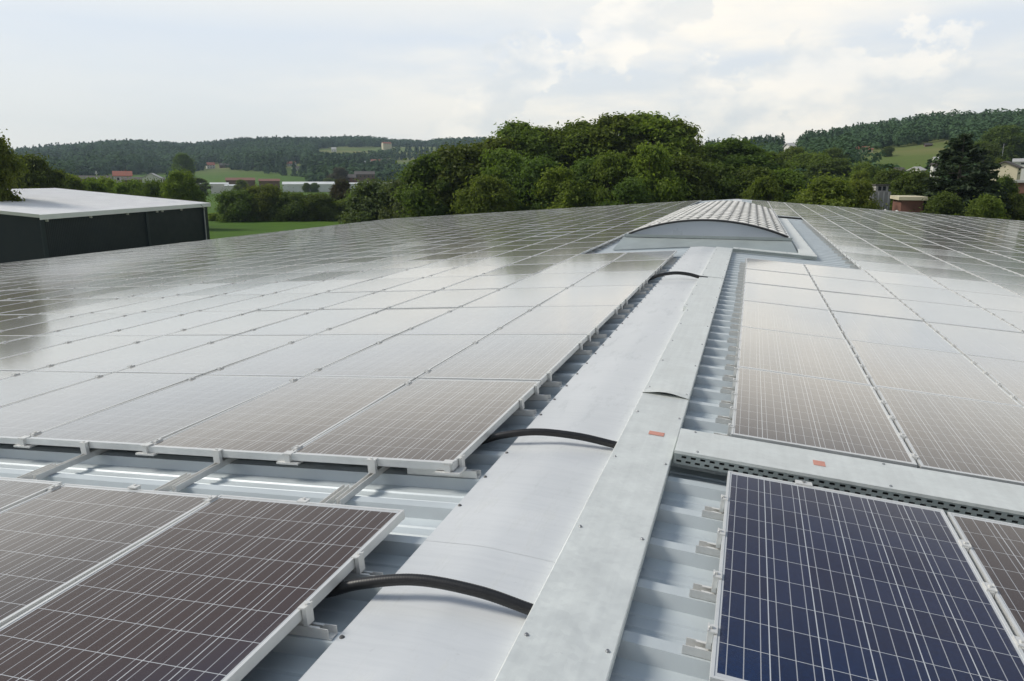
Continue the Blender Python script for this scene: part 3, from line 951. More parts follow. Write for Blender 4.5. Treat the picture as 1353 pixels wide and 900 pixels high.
# ------------------------------------------------------------------ arched skylight on the ridge
def skylight():
    Y0, Y1, HW = 17.5, 31.5, 1.79
    ZB, ZT = .075, .425
    root = empty('skylight', (0, Y0, 0))
    inv = Matrix.Translation((0, -Y0, 0))
    tag(root, 'long arched ridge skylight with pale tiled glazing and black front edge', 'skylight')
    c = MB()
    c.box(-HW - .05, HW + .05, Y0 - .05, Y0 + .04, -.35, ZB)
    c.box(-HW - .05, HW + .05, Y1 - .04, Y1 + .05, -.35, ZB)
    c.box(-HW - .05, -HW + .04, Y0 + .04, Y1 - .04, -.35, ZB)
    c.box(HW - .04, HW + .05, Y0 + .04, Y1 - .04, -.35, ZB)
    c.build('curb', MAT['cap'], root, inv)
    a = MB()       # sloping apron in front
    zl = -.10
    def rz(x): return -abs(x) * math.tan(AL) - .098
    xs = [-2.05, -1.0, 0, 1.0, 2.0]
    vs = [(x, 16.75, rz(x)) for x in xs] + [(x * .93, Y0 - .055, ZB - .06) for x in xs]
    a.add(vs, [(i, i + 1, i + 6, i + 5) for i in range(4)])
    a.box(-HW - .09, HW + .09, Y0 - .09, Y0 - .052, ZB - .055, ZB + .008)
    a.build('apron', simple('apron_sheet', (.33, .37, .37), .45, .2, .08, 2), root, inv)
    # circle arc
    rise = ZT - ZB
    Rr = (HW * HW + rise * rise) / (2 * rise)
    zc = ZT - Rr
    amax = math.asin(HW / Rr)
    def arc(t, off=0.0):
        q = -amax + 2 * amax * t
        return ((Rr + off) * math.sin(q), zc + (Rr + off) * math.cos(q))
    g = MB(); n = 28
    vs = [(arc(i / n)[0], Y0, arc(i / n)[1]) for i in range(n + 1)]
    vs += [(x, Y0, ZB + .001) for x, _, _ in vs]
    g.add(vs, [(i, i + 1, n + 1 + i + 1, n + 1 + i) for i in range(n)])
    g.build('gable_panel', simple('skylight_gable', (.42, .46, .51), .3, .1, .04, 1), root, inv)
    e = MB()
    e.tube([(arc(i / n, .012)[0], Y0 - .02, arc(i / n, .012)[1]) for i in range(n + 1)], .024, 6)
    e.build('edge_seal', MAT['rubber'], root, inv)
    # glazing: bars and pillowed panes
    na, ny = 16, 17
    panes = MB(); bars = MB()
    ty = (Y1 - Y0) / ny
    for j in range(ny):
        for i in range(na):
            y0 = Y0 + .06 + j * ty * .992; y1 = y0 + ty * .90
            S = 4
            vs = []
            tw = random.gauss(0, .006)
            for b in range(S + 1):
                for q in range(S + 1):
                    uu, vv = q / S, b / S
                    t = (i + .045 + .91 * uu) / na
                    bump = .045 * (1 - .6 * (2 * uu - 1) ** 2) * (1 - (2 * vv - 1) ** 2) + tw * (vv - .5)
                    x, z = arc(t, .01 + bump)
                    vs.append((x, y0 + (y1 - y0) * vv, z))
            fs = [(b * (S + 1) + q, b * (S + 1) + q + 1, (b + 1) * (S + 1) + q + 1, (b + 1) * (S + 1) + q) for b in range(S) for q in range(S)]
            panes.add(vs, fs, True)
    for i in range(na + 1):
        bars.tube([(arc(i / na, -.005)[0], y, arc(i / na, -.005)[1]) for y in (Y0 + .02, Y1 - .02)], .02, 6)
    for j in range(ny + 1):
        y = Y0 + .03 + j * ty * .992
        bars.tube([(arc(i / n, .030)[0], y, arc(i / n, .030)[1]) for i in range(n + 1)], .013, 6)
    mm, k, p, s, out = material('polycarbonate_glazing')
    r = k.n('ShaderNodeNewGeometry').outputs['Random Per Island']
    s(Base_Color=k.mix(r, (.54, .53, .49, 1), (.76, .74, .70, 1)), Roughness=.22)
    panes.build('glazing', mm, root, inv)
    under = MB()
    vs = [(arc(i / n, -.03)[0], y, arc(i / n, -.03)[1]) for y in (Y0 + .005, Y1) for i in range(n + 1)]
    under.add(vs, [(i, i + 1, n + 1 + i + 1, n + 1 + i) for i in range(n)])
    under.build('inner_shell', simple('inner_shell', (.25, .25, .25), .5, 0, .1, 2), root, inv)
    bars.build('glazing_bars', simple('glazing_bar', (.33, .33, .32), .5, .3, .1, 4), root, inv)
skylight()

# ------------------------------------------------------------------ dark hall on the left
def hall():
    dz = 3.2
    ez = CAM.z - dz
    A = at_z(52, 284, ez); B = at_z(275, 268.5, ez)
    u = (B - A); u.z = 0; Lh = u.length; u.normalize()
    pdir = Vector((-u.y, u.x, 0))                                # towards the far side
    if pdir.dot(Vector((-1, 0, 0))) < 0: pdir = -pdir
    best = None
    for w in np.linspace(4, 40, 361):
        for t in np.linspace(.01, .16, 61):
            q = project(B + pdir * w + Vector((0, 0, w * t)))
            e = (q[0] - 70) ** 2 + (q[1] - 249) ** 2
            if best is None or e < best[0]: best = (e, w, t)
    _, w, t = best
    root = empty('dark_hall', (A.x, A.y, GZ))
    tag(root, 'dark flat-sided hall with a pale low-pitched roof beyond the left eave', 'hall')
    mw = Matrix((u, pdir, Vector((0, 0, 1)))).transposed().to_4x4(); mw.translation = (A.x, A.y, GZ)
    root.matrix_world = mw
    H = ez - GZ; W2 = 2 * w; rz = w * t
    # local: x along the eave from A to B, y to the far side, z up
    wl = MB()
    i = .12
    prof = [(i, 0), (W2 - i, 0), (W2 - i, H - .1), (w, H + rz - .1), (i, H - .1)]
    vs = [(x, y, z) for x in (i, Lh - i) for y, z in prof]
    wl.add(vs, [(0, 1, 2, 3, 4)[::-1], (5, 6, 7, 8, 9)] + [(k, (k + 1) % 5, 5 + (k + 1) % 5, 5 + k) for k in range(5)])
    wl.build('wall', MAT['hall_wall'], root)
    rf = MB()
    for s0, s1, z0, z1 in ((-.15, w, H - .15 * t, H + rz), (W2 + .15, w, H - .15 * t, H + rz)):
        n = 56
        for k in range(n):
            x0 = -.2 + (Lh + .4) * k / n; x1 = -.2 + (Lh + .4) * (k + 1) / n; xm = x0 + (x1 - x0) * .8
            vs = [(x0, s0, z0), (x0, s1, z1), (xm, s0, z0), (xm, s1, z1), (xm, s0, z0 + .03), (xm, s1, z1 + .03), (x1, s0, z0 + .03), (x1, s1, z1 + .03), (x1, s0, z0), (x1, s1, z1)]
            rf.add(vs, [(0, 2, 3, 1), (2, 4, 5, 3), (4, 6, 7, 5), (6, 8, 9, 7)])
    rf.build('roof', MAT['hall_roof'], root)
    ft = MB()
    ft.box(-.22, Lh + .22, -.19, -.155, H - .42, H + .02)
    ft.box(-.24, -.205, -.15, w, 0, 0.001)
    ft.build('eave_fascia', MAT['hall_roof'], root)
    vg = MB()
    for x in (-.24, Lh + .21):
        vs = [(x, -.16, H - .24), (x + .03, -.16, H - .24), (x + .03, -.16, H + .05), (x, -.16, H + .05), (x, w, H + rz - .24), (x + .03, w, H + rz - .24), (x + .03, w, H + rz + .05), (x, w, H + rz + .05)]
        vg.add(vs, [(0, 1, 2, 3), (0, 4, 5, 1), (1, 5, 6, 2), (2, 6, 7, 3), (3, 7, 4, 0), (7, 6, 5, 4)])
    vg.build('verge_trim', MAT['white_wall'], root)
    for x in (.25, Lh * .545, Lh - 1.2):
        q = MB(); q.box(x - .22, x + .22, .02, .118, 0, H - .42); q.build('post', MAT['hall_post'], root)
    dp = MB(); dp.tube([(Lh - 2.2, -.17, H - .1), (Lh - 1.2, -.10, H - .6), (Lh - 1.2, -.02, H - .9), (Lh - 1.2, -.02, 0)], .075, 8); dp.build('downpipe', MAT['mast'], root)
    for x in (.8, 6.6, 12.3, 17.6, 18.6, 22.5):
        b = MB(); b.box(x - .07, x + .07, -.10, .11, H - .62, H - .43); b.build('gutter_bracket', MAT['white_wall'], root)
hall()

# ------------------------------------------------------------------ trees
def leaf_cards(centres, radii, n, size, flat=.75, shell=.45):
    c = np.array(centres); r = np.array(radii)
    wgt = r ** 2; idx = rng.choice(len(c), n, p=wgt / wgt.sum())
    d = rng.normal(size=(n, 3)); d /= np.linalg.norm(d, axis=1)[:, None]
    rad = r[idx] * (shell + (1.05 - shell) * rng.random(n) ** .6) * np.where(rng.random(n) < .30, rng.uniform(1.0, 1.75, n), 1.0)
    pos = c[idx] + d * rad[:, None] * np.array([1, 1, flat])
    nrm = d + rng.normal(scale=.55, size=(n, 3)) + np.array([0, 0, .45])
    nrm /= np.linalg.norm(nrm, axis=1)[:, None]
    t = np.cross(nrm, rng.normal(size=(n, 3))); t /= np.linalg.norm(t, axis=1)[:, None]
    b = np.cross(nrm, t)
    s = size * rng.uniform(.6, 1.35, n)[:, None]
    bend = nrm * s * .25
    v = np.stack([pos - t * s * .62, pos - b * s * .34 + bend, pos + t * s * .62, pos + b * s * .34 + bend], 1).reshape(-1, 3)
    f = np.arange(4 * n).reshape(-1, 4)
    return v, f

def broad_tree(h, spread, n, size, mat, lift=.25, clumps=26, seed=0, top_open=False):
    """unit builder: returns trunk mesh and crown mesh of a broad-leaved tree of height h"""
    rs = np.random.default_rng(seed)
    cs, rr = [], []
    for i in range(clumps):
        zf = lift + (1 - lift) * rs.random() ** .85
        env = math.sin(math.pi * min(1, max(0.06, (zf - lift + .12) / (1.12 - lift + .05)))) ** .7
        if lift < .06: env = math.sqrt(max(.05, 1 - max(0, (zf - .25) / .8) ** 2))
        elif lift < .15 and zf < .5: env = max(env, .82)
        ang = rs.uniform(0, 2 * math.pi); q = spread * env * math.sqrt(rs.uniform(.02, .85))
        cr = spread * rs.uniform(.12, .30) * (1.0 if zf < .8 else .75)
        cs.append((q * math.cos(ang), q * math.sin(ang), min(zf * h, h - cr * .7))); rr.append(cr)
    v, f = leaf_cards(cs, rr, n, size, .8, .35 if not top_open else .1)
    v2, f2 = leaf_cards(cs, [q * 1.65 for q in rr], int(n * .32), size, .8, .25)          # loose foliage between the clumps
    v = np.concatenate([v, v2]); f = np.concatenate([f, f2 + n * 4])
    crown = array_mesh('crown', v, f, mat)
    t = MB()
    hh = h * .72; bend = rs.normal(scale=.03 * h, size=2)
    path = [(bend[0] * q * q, bend[1] * q * q, hh * q) for q in np.linspace(0, 1, 7)]
    t.tube(path, [max(.04, .024 * h * (1 - .8 * q)) for q in np.linspace(0, 1, 7)], 8)
    for c, r in list(zip(cs, rr))[:14]:
        q = min(.9, max(.18, c[2] / hh * .62))
        p0 = Vector((bend[0] * q * q, bend[1] * q * q, hh * q)); p1 = Vector(c)
        mid = p0.lerp(p1, .5) + Vector((0, 0, -.04 * h))
        t.tube([p0, mid, p1], [.010 * h * (1 - .5 * q), .006 * h, .002 * h], 5)
    trunk = t.mesh('trunk', MAT['bark'])
    return trunk, crown, (h, spread)

def conifer(h, spread, n, size, seed=0):
    rs = np.random.default_rng(seed)
    cs, rr = [], []
    k = 34
    for i in range(k):
        zf = i / k
        ring = spread * (1 - zf) ** .72 * rs.uniform(.8, 1.15)
        m = max(4, int(20 * (1 - zf)))
        for j in range(m):
            a = rs.uniform(0, 2 * math.pi); q = ring * math.sqrt(rs.uniform(.08, 1.0))
            cs.append((q * math.cos(a), q * math.sin(a), h * (.06 + .92 * zf) - .12 * q)); rr.append(max(.35, spread * .20 * (1 - .7 * zf)))
    v, f = leaf_cards(cs, rr, n, size, .45, .15)
    crown = array_mesh('crown', v, f, MAT['leaf_conifer'])
    t = MB(); t.tube([(0, 0, 0), (0, 0, h * .5), (0, 0, h * .97)], [.02 * h, .012 * h, .02], 8)
    for c in cs[::6]:
        t.tube([(0, 0, c[2] + .1), c], [.05, .02], 4)
    return t.mesh('trunk', MAT['bark']), crown, (h, spread)

def recolour(tree, mat):
    me = tree[1].copy(); me.materials.clear(); me.materials.append(mat)
    return (tree[0], me, tree[2])

TALL1 = broad_tree(18, 5.2, 24000, .42, MAT['leaf_mid'], .30, 105, 1, True)
TALL2 = broad_tree(18, 4.6, 22000, .42, MAT['leaf_mid'], .22, 95, 2, True)
RND1 = broad_tree(12, 5.0, 20000, .40, MAT['leaf_dark'], .12, 85, 3)
RND2 = broad_tree(12, 4.6, 19000, .40, MAT['leaf_mid'], .10, 80, 4)
RND3 = broad_tree(12, 4.2, 18000, .38, MAT['leaf_light'], .08, 75, 5)
BUSH1 = broad_tree(6, 4.6, 14000, .32, MAT['leaf_dark'], .02, 50, 6)
BUSH2 = broad_tree(6, 4.0, 13000, .32, MAT['leaf_mid'], .02, 46, 7)
CON = conifer(16, 5.6, 46000, .42, 8)
KIND = {
    'tall_a': TALL1, 'tall_b': TALL2, 'tall_l': recolour(TALL2, MAT['leaf_light']), 'tall_d': recolour(TALL1, MAT['leaf_dark']),
    'dark': RND1, 'mid': RND2, 'light': RND3, 'willow': recolour(RND2, MAT['leaf_willow']), 'dark2': recolour(RND2, MAT['leaf_dark']), 'mid2': recolour(RND1, MAT['leaf_mid']),
    'brown': recolour(RND3, MAT['leaf_brown']), 'bush_d': BUSH1, 'bush_m': BUSH2, 'bush_w': recolour(BUSH2, MAT['leaf_willow']), 'bush_l': recolour(BUSH2, MAT['leaf_light']), 'con': CON,
}
def tree(kind, px, top, half, D, label, group=None, cat='tree', name=None):
    """a tree whose crown centre stands at column px, top at row top, half width in px, D metres from the camera"""
    trunk, crown, (h, sp) = KIND[kind]
    p = at_dist(px, top, D)
    gz = tz(p.x, p.y) - .15
    H = max(1.5, p.z - gz)
    depth = (p - CAM).dot(W_F)
    wd = half / F_PX * depth * (1.25 if kind.startswith('bush') else 1.22 if kind.startswith('tall') else 1.1)
    root = empty(name or {'con': 'conifer_tree'}.get(kind, 'bush' if kind.startswith('bush') else 'tree'), (p.x, p.y, gz), (0, 0, random.uniform(0, 6.28)))
    root.scale = (wd / sp * 1.02, wd / sp * 1.02, H / h)
    tag(root, label, cat, group)
    link('trunk', trunk, root); link('crown', crown, root)
    return root

G1 = 'tall trees of the belt behind the roof'
for kind, px, top, half, D, lab in [
    ('tall_a', 690, 163, 42, 128, 'tall leafy tree at the left end of the high crown line in the belt'),
    ('tall_b', 728, 172, 36, 131, 'tall tree filling the dip left of the highest crowns'),
    ('tall_a', 768, 162, 44, 130, 'tall tree with loose top, second high crown in the belt'),
    ('tall_b', 815, 155, 44, 128, 'tall tree with airy sunlit top just left of the highest crown'),
    ('tall_l', 858, 152, 46, 129, 'highest tree of the belt, airy light green top'),
    ('tall_a', 893, 160, 36, 131, 'tall tree at the right end of the high crown line'),
    ('tall_d', 965, 186, 46, 140, 'dark tree right of the dip beside the tall belt'),
    ('tall_d', 930, 196, 30, 138, 'dark tree in the dip right of the tall belt'),
    ('tall_d', 1003, 198, 34, 145, 'dark green tree directly behind the skylight end'),
    ('tall_b', 655, 184, 40, 124, 'shorter tree stepping down left of the tall belt')]:
    tree(kind, px, top, half, D, lab, G1)
G2 = 'lower trees at the front of the belt'
for kind, px, top, half, D, lab in [
    ('dark', 612, 196, 56, 104, 'broad dark round tree at the left shoulder of the belt'),
    ('dark2', 572, 208, 42, 102, 'dark bushy tree at the left end of the belt'),
    ('mid2', 664, 202, 44, 100, 'mid green round tree left of centre in the belt front'),
    ('dark', 705, 212, 46, 98, 'dark round tree in front of the tall belt'),
    ('light', 741, 224, 36, 94, 'low yellow-green tree at the middle of the belt front'),
    ('dark2', 780, 214, 38, 99, 'dark tree right of the low yellow-green one'),
    ('mid', 808, 206, 36, 96, 'slender mid green tree below the highest crowns'),
    ('light', 858, 194, 40, 96, 'bright green tree standing out before the dark belt'),
    ('dark2', 905, 212, 42, 100, 'dark tree right of the bright green one'),
    ('dark', 945, 220, 44, 102, 'dark round tree left of the skylight top'),
    ('dark2', 990, 224, 44, 104, 'dark low tree above the skylight far end'),
    ('mid', 1035, 228, 36, 106, 'green bushy tree right of the skylight far end'),
    ('mid', 1012, 238, 26, 92, 'small green tree close to the far roof edge beyond the skylight'),
    ('light', 1092, 236, 42, 96, 'light green bushy tree left of the pale tower'),
    ('light', 1135, 240, 26, 100, 'light green tree touching the left side of the pale tower'),
    ('mid2', 640, 236, 40, 92, 'low green tree at the roof edge left of centre'),
    ('dark2', 830, 240, 34, 90, 'low dark tree just above the roof edge below the bright green one')]:
    tree(kind, px, top, half, D, lab, G2)
G3 = 'bushes and shrubs left of the belt'
for kind, px, top, half, D, lab in [
    ('bush_w', 503, 243, 42, 118, 'wide grey-green willow bush at the left foot of the belt'),
    ('bush_w', 545, 238, 34, 112, 'grey-green bush between the willow bush and dark trees'),
    ('brown', 450, 238, 16, 176, 'thin brownish half-bare shrub between hedge and willow bush'),
    ('bush_l', 472, 256, 13, 170, 'small yellowish bush right of the half-bare shrub'),
    ('bush_d', 312, 253, 24, 174, 'dark round bush at the left end of the field hedge'),
    ('bush_m', 347, 247, 26, 176, 'tallest green bush in the middle of the field hedge'),
    ('bush_d', 383, 256, 26, 174, 'dark bush right of the middle in the field hedge'),
    ('bush_d', 420, 257, 26, 172, 'dark low bush at the right end of the field hedge'),
    ('bush_m', 450, 266, 16, 170, 'low green bush beside the hedge end'),
    ('bush_l', 283, 282, 9, 178, 'small pale grassy bush beside the dark hall corner')]:
    tree(kind, px, top, half, D, lab, G3, 'bush')
G4 = 'trees behind the dark hall'
for kind, px, top, half, D, lab in [
    ('mid2', 237, 228, 24, 150, 'round green tree above the far end of the hall roof'),
    ('tall_a', -40, 158, 40, 90, 'tall light green tree cut by the left picture edge'),
    ('dark', 40, 208, 38, 130, 'broad dark tree behind the hall at far left'),
    ('dark2', 5, 216, 30, 118, 'dark tree at the left picture edge below the tall light one'),
    ('mid', 88, 234, 25, 150, 'low green tree behind the hall roof right of the broad dark one'),
    ('bush_m', 120, 240, 20, 160, 'low bush behind the hall roof below the masonry stack'),
    ('bush_l', 140, 238, 14, 175, 'pale bush behind the hall roof below the red-roofed house'),
    ('bush_m', 170, 242, 22, 165, 'wide low bush behind the middle of the hall roof'),
    ('bush_d', 203, 241, 20, 160, 'dark low bush behind the hall roof left of the round tree'),
    ('dark2', 240, 204, 13, 560, 'far dark tree clump on the slope left of the white farm house'),
    ('dark2', 262, 236, 12, 420, 'small dark tree by the low white sheds'),
    ('mid', 318, 238, 8, 420, 'small green tree among the low white sheds'),
    ('dark', 405, 242, 5, 480, 'first small dark tree in front of the white greenhouse'),
    ('dark', 416, 242, 6, 480, 'second small dark tree in front of the white greenhouse'),
    ('dark2', 435, 236, 10, 520, 'dark tree right of the white greenhouse'),
    ('brown', 448, 222, 13, 560, 'brownish tree clump beside the brick works')]:
    tree(kind, px, top, half, D, lab, G4)
G5 = 'trees on the right beyond the roof'
for kind, px, top, half, D, lab in [
    ('con', 1276, 171, 80, 104, 'large dark conifer rising above the right roof edge'),
    ('mid', 1047, 197, 22, 245, 'tree directly below the small white house on the wooded hill'),
    ('dark2', 1025, 204, 24, 250, 'dark tree left below the small white house on the wooded hill'),
    ('mid2', 1070, 204, 36, 230, 'mid green tree below the small white house on the hill'),
    ('dark', 1102, 197, 18, 300, 'dark tree at the left end of the hillside meadow'),
    ('dark2', 1098, 212, 34, 220, 'dark tree behind the light green bushy tree'),
    ('mid', 1146, 218, 24, 190, 'mid green tree above the pale tower'),
    ('dark', 1180, 226, 28, 150, 'dark tree right of the pale tower'),
    ('dark2', 1208, 229, 30, 118, 'dark tree left of the large conifer'),
    ('light', 1140, 228, 18, 170, 'light green tree left behind the pale tower'),
    ('dark', 1170, 219, 18, 280, 'dark tree below the hillside meadow'),
    ('mid', 1318, 214, 11, 185, 'slim tree beside the steel mast'),
    ('dark', 1332, 168, 30, 330, 'tall dark trees patch at the right picture edge'),
    ('dark2', 1300, 190, 26, 260, 'dark tree just right of the conifer top'),
    ('dark2', 1330, 236, 18, 120, 'dark tree before the yellow gabled house and brick building'),
    ('mid', 1300, 262, 26, 92, 'green bush tree below the right side of the conifer'),
    ('light', 1312, 266, 22, 96, 'light bush above the right roof edge'),
    ('dark', 1342, 258, 26, 104, 'dark bush at the right picture edge above the roof'),
    ('dark2', 1245, 258, 30, 96, 'dark low tree under the left side of the conifer'),
    ('mid', 1385, 196, 20, 240, 'green tree cut by the right picture edge')]:
    tree(kind, px, top, half, D, lab, G5)

# ------------------------------------------------------------------ distant woods on the hills
MEADOWS = [[(226, 224), (300, 220), (410, 231), (410, 246), (226, 246)],
           [(414, 196), (440, 192), (606, 192), (604, 198), (500, 199), (420, 203)],
           [(508, 210), (575, 206), (592, 216), (520, 219)],
           [(1122, 194), (1195, 190), (1262, 176), (1264, 194), (1246, 207), (1215, 224), (1180, 216), (1122, 206)],
           [(476, 213), (514, 211), (514, 220), (476, 222)], [(542, 213), (568, 213), (568, 221), (542, 221)], [(376, 214), (402, 214), (402, 228), (376, 228)],
           [(1290, 205), (1353, 205), (1353, 262), (1290, 262)], [(268, 214), (300, 214), (300, 226), (268, 226)], [(1035, 187), (1055, 187), (1055, 202), (1035, 202)],
           [(140, 226), (225, 226), (225, 248), (140, 248)], [(100, 232), (140, 232), (140, 248), (100, 248)]]
def in_poly(x, y, poly):
    c = np.zeros(len(x), bool)
    for (x0, y0), (x1, y1) in zip(poly, poly[1:] + poly[:1]):
        with np.errstate(divide='ignore', invalid='ignore'):
            c ^= ((y0 > y) != (y1 > y)) & (x < (x1 - x0) * (y - y0) / (y1 - y0 + 1e-12) + x0)
    return c

def wood(name, label, az0, az1, d0, d1, spacing, hgt, per, card, conif=.25, min_q=.03):
    area = (az1 - az0) * (d1 * d1 - d0 * d0) / 2
    n = int(area / spacing ** 2)
    az = rng.uniform(az0, az1, n); d = np.sqrt(rng.uniform(d0 * d0, d1 * d1, n))
    X = CAM.x + d * np.sin(az); Y = CAM.y + d * np.cos(az); Z = terrain(X, Y)
    P = np.stack([X, Y, Z + hgt * .3], 1) - np.array(CAM)
    w = P @ np.array(W_F); px = 676.5 + F_PX * (P @ np.array(W_R)) / w; py = 450 - F_PX * (P @ np.array(W_U)) / w
    t = np.clip((az - A1) / (A2 - A1), 0, 1); t = t * t * (3 - 2 * t)
    foot = 640 * (1 - t) + 190 * t; top = 2000 * (1 - t) + 820 * t
    q = (d - foot) / (top - foot)
    keep = (q > min_q) & (q < 1.12)
    P2 = P + np.array([0, 0, hgt * .75]); w2 = P2 @ np.array(W_F)
    px2 = 676.5 + F_PX * (P2 @ np.array(W_R)) / w2; py2 = 450 - F_PX * (P2 @ np.array(W_U)) / w2
    for mi, m in enumerate(MEADOWS):
        keep &= ~in_poly(px, py, m)
        if mi in (0, 1, 2, 3, 7, 9): keep &= ~in_poly(px2, py2, m)
    X, Y, Z, d = X[keep], Y[keep], Z[keep], d[keep]
    n = len(X)
    h = hgt * rng.uniform(.6, 1.4, n) * (1 + .22 * np.sin(X * .021 + 1) * np.sin(Y * .017)); r = h * rng.uniform(.30, .55, n)
    # patches of conifers, and a mixed stand height
    patch = np.sin(X * .013 + 2) + np.sin(Y * .011) + rng.normal(scale=.7, size=n)
    con = patch > (1.4 - conif * 3)
    h = np.where(con, h * 1.12, h); r = np.where(con, r * .62, r)
    per_t = per
    N = n * per_t
    i = np.repeat(np.arange(n), per_t)
    z01 = rng.random(N)
    ang = rng.uniform(0, 2 * np.pi, N)
    prof_b = np.sqrt(np.clip(1 - (2 * z01 - 1.0) ** 2, 0.02, 1)); prof_c = 1 - z01 * .95
    rad = r[i] * np.where(con[i], prof_c, prof_b) * rng.uniform(.7, 1.1, N)
    base = np.where(con[i], .05, .12)
    pos = np.stack([X[i] + rad * np.cos(ang), Y[i] + rad * np.sin(ang), Z[i] + h[i] * (base + (1 - base) * z01)], 1)
    nr = np.stack([np.cos(ang), np.sin(ang), (2 * z01 - .4) * 1.2], 1) + rng.normal(scale=.35, size=(N, 3))
    nr /= np.linalg.norm(nr, axis=1)[:, None]
    tt = np.cross(nr, rng.normal(size=(N, 3))); tt /= np.linalg.norm(tt, axis=1)[:, None]; bb = np.cross(nr, tt)
    s = (card * rng.uniform(.7, 1.35, N))[:, None]
    v = np.stack([pos - tt * s * .6, pos - bb * s * .45, pos + tt * s * .6, pos + bb * s * .45], 1).reshape(-1, 3)
    f = np.arange(4 * N).reshape(-1, 4)
    o = link(name, array_mesh(name, v, f, MAT['leaf_far']))
    tag(o, label, 'wood', None, 'stuff')
    print(name, n, 'trees', N, 'cards')
wood('far_wood', 'distant blue-green wood covering the long hill on the left', px_az(-330), px_az(720), 660, 2260, 10.5, 13, 70, 3.3)
wood('hill_wood', 'dark green wood on the nearer hill at the right', px_az(930), px_az(1900), 215, 930, 7.2, 9.5, 110, 1.5, .10)

# ------------------------------------------------------------------ distant buildings
def house(px, py, wpx, D, hgt, depth, yaw, wall, roof, label, name='house', pitch=.75, flat=False, rows=1, group=None, chimney=False, wins=True, hpx=0):
    """px,py: centre of the foot of the visible front, wpx its width in px, D distance (None: where the ray meets the ground)"""
    p = hit(px, py) if D is None else at_dist(px, py, D)
    dist = (p - CAM).dot(W_F)
    wd = wpx / F_PX * dist
    g = min(p.z, tz(p.x, p.y)) - .3
    if hpx:                                          # height to the ridge as it measures
        tot = hpx / F_PX * dist
        hgt = tot if flat else tot * .58
        pitch = 0 if flat else tot * .42 / (depth / 2)
    H = hgt + max(0, p.z - g)
    view = math.atan2(p.x - CAM.x, p.y - CAM.y)
    root = empty(name, (p.x, p.y, g), (0, 0, -view + yaw))
    tag(root, label, {'house': 'house', 'greenhouse': 'greenhouse', 'barn': 'barn'}.get(name, name.replace('_', ' ')), group)
    w2 = wd / 2
    mb = MB(); rr = 0 if flat else pitch * depth / 2
    if flat:
        mb.box(-w2, w2, 0, depth, 0, H)
    else:
        prof = [(0, 0), (depth, 0), (depth, H), (depth / 2, H + rr), (0, H)]
        vs = [(x, y, z) for x in (-w2, w2) for y, z in prof]
        mb.add(vs, [(0, 1, 2, 3, 4), (5, 6, 7, 8, 9)] + [(k, (k + 1) % 5, 5 + (k + 1) % 5, 5 + k) for k in range(5)])
    mb.build('wall', MAT[wall], root)
    rf = MB(); o = .35
    if flat:
        rf.box(-w2 - o, w2 + o, -o, depth + o, H + .003, H + max(.4, hgt * .09))
    else:
        sl = rr / (depth / 2)
        for y0, y1 in ((-o, depth / 2), (depth + o, depth / 2)):
            z0 = H - o * sl; z1 = H + rr
            vs = [(-w2 - o, y0, z0 + .03), (w2 + o, y0, z0 + .03), (w2 + o, y1, z1 + .03), (-w2 - o, y1, z1 + .03), (-w2 - o, y0, z0 + .28), (w2 + o, y0, z0 + .28), (w2 + o, y1, z1 + .28), (-w2 - o, y1, z1 + .28)]
            rf.add(vs, [(4, 5, 6, 7), (0, 1, 5, 4), (1, 2, 6, 5), (2, 3, 7, 6), (3, 0, 4, 7), (3, 2, 1, 0)])
    ro = rf.build('roof', MAT[roof], root)
    if chimney:
        c = MB(); c.box(w2 * .3, w2 * .3 + .7, depth * .55, depth * .55 + .7, H + rr * .6, H + rr + 1.0); c.build('chimney', MAT['brick'], root)
    if wins:
        nw = max(1, int(wd / 3.2)); base = H - hgt
        for r_ in range(rows):
            for i in range(nw):
                x = -w2 + wd * (i + .5) / nw; z = base + hgt * (r_ + .35) / rows
                m = MB(); m.box(x - .5, x + .5, -.03, -.004, z, z + min(1.3, hgt / rows * .5)); m.build('window', MAT['window'], root)
    return root
GH = 'houses in the valley on the left'
house(163, 241, 22, 430, 4.0, 9, .0, 'white_wall', 'red_roof', 'white gabled house with a bright red roof above the hall roof', group=GH, chimney=True, hpx=14)
house(125, 242, 40, 420, 3.2, 10, .0, 'brown_wall', 'dark_roof', 'long low brown barn left of the red-roofed house', 'barn', .35, group=GH, wins=False, hpx=9)
house(190, 243, 50, 410, 3.0, 10, .0, 'brown_wall', 'dark_roof', 'low dark barn in front of the red-roofed house', 'barn', .4, group=GH, wins=False, hpx=8)
house(214, 244, 9, 330, 4.5, 7, 1.2, 'white_wall', 'grey_roof', 'white house gable left of the round green tree', group=GH, hpx=14)
house(279, 223, 10, None, 5.5, 9, .1, 'white_wall', 'red_roof', 'small white farm house alone on the slope above the green field', group=GH, rows=2, hpx=8)
house(297, 222, 12, None, 3.5, 8, .1, 'brown_wall', 'dark_roof', 'dark farm shed right of the white farm house', 'barn', group=GH, wins=False, hpx=6)
house(318, 243, 36, 520, 5.0, 14, .0, 'brown_wall', 'brick', 'long red-brown barn at the foot of the green slope', 'barn', .5, group=GH, wins=False, hpx=7.5)
house(356, 243, 26, 510, 3.6, 12, .0, 'brown_wall', 'brick', 'lower red-brown barn right of the long one', 'barn', .4, group=GH, wins=False, hpx=6)
house(290, 246, 22, 470, 2.0, 9, .0, 'white_wall', 'poly_white', 'low white shed before the long red-brown barn', 'shed', .25, group=GH, wins=False, hpx=4)
house(258, 247, 16, 470, 1.6, 8, .0, 'white_wall', 'poly_white', 'low white shed beside the round green tree', 'shed', .25, group=GH, wins=False, hpx=4)
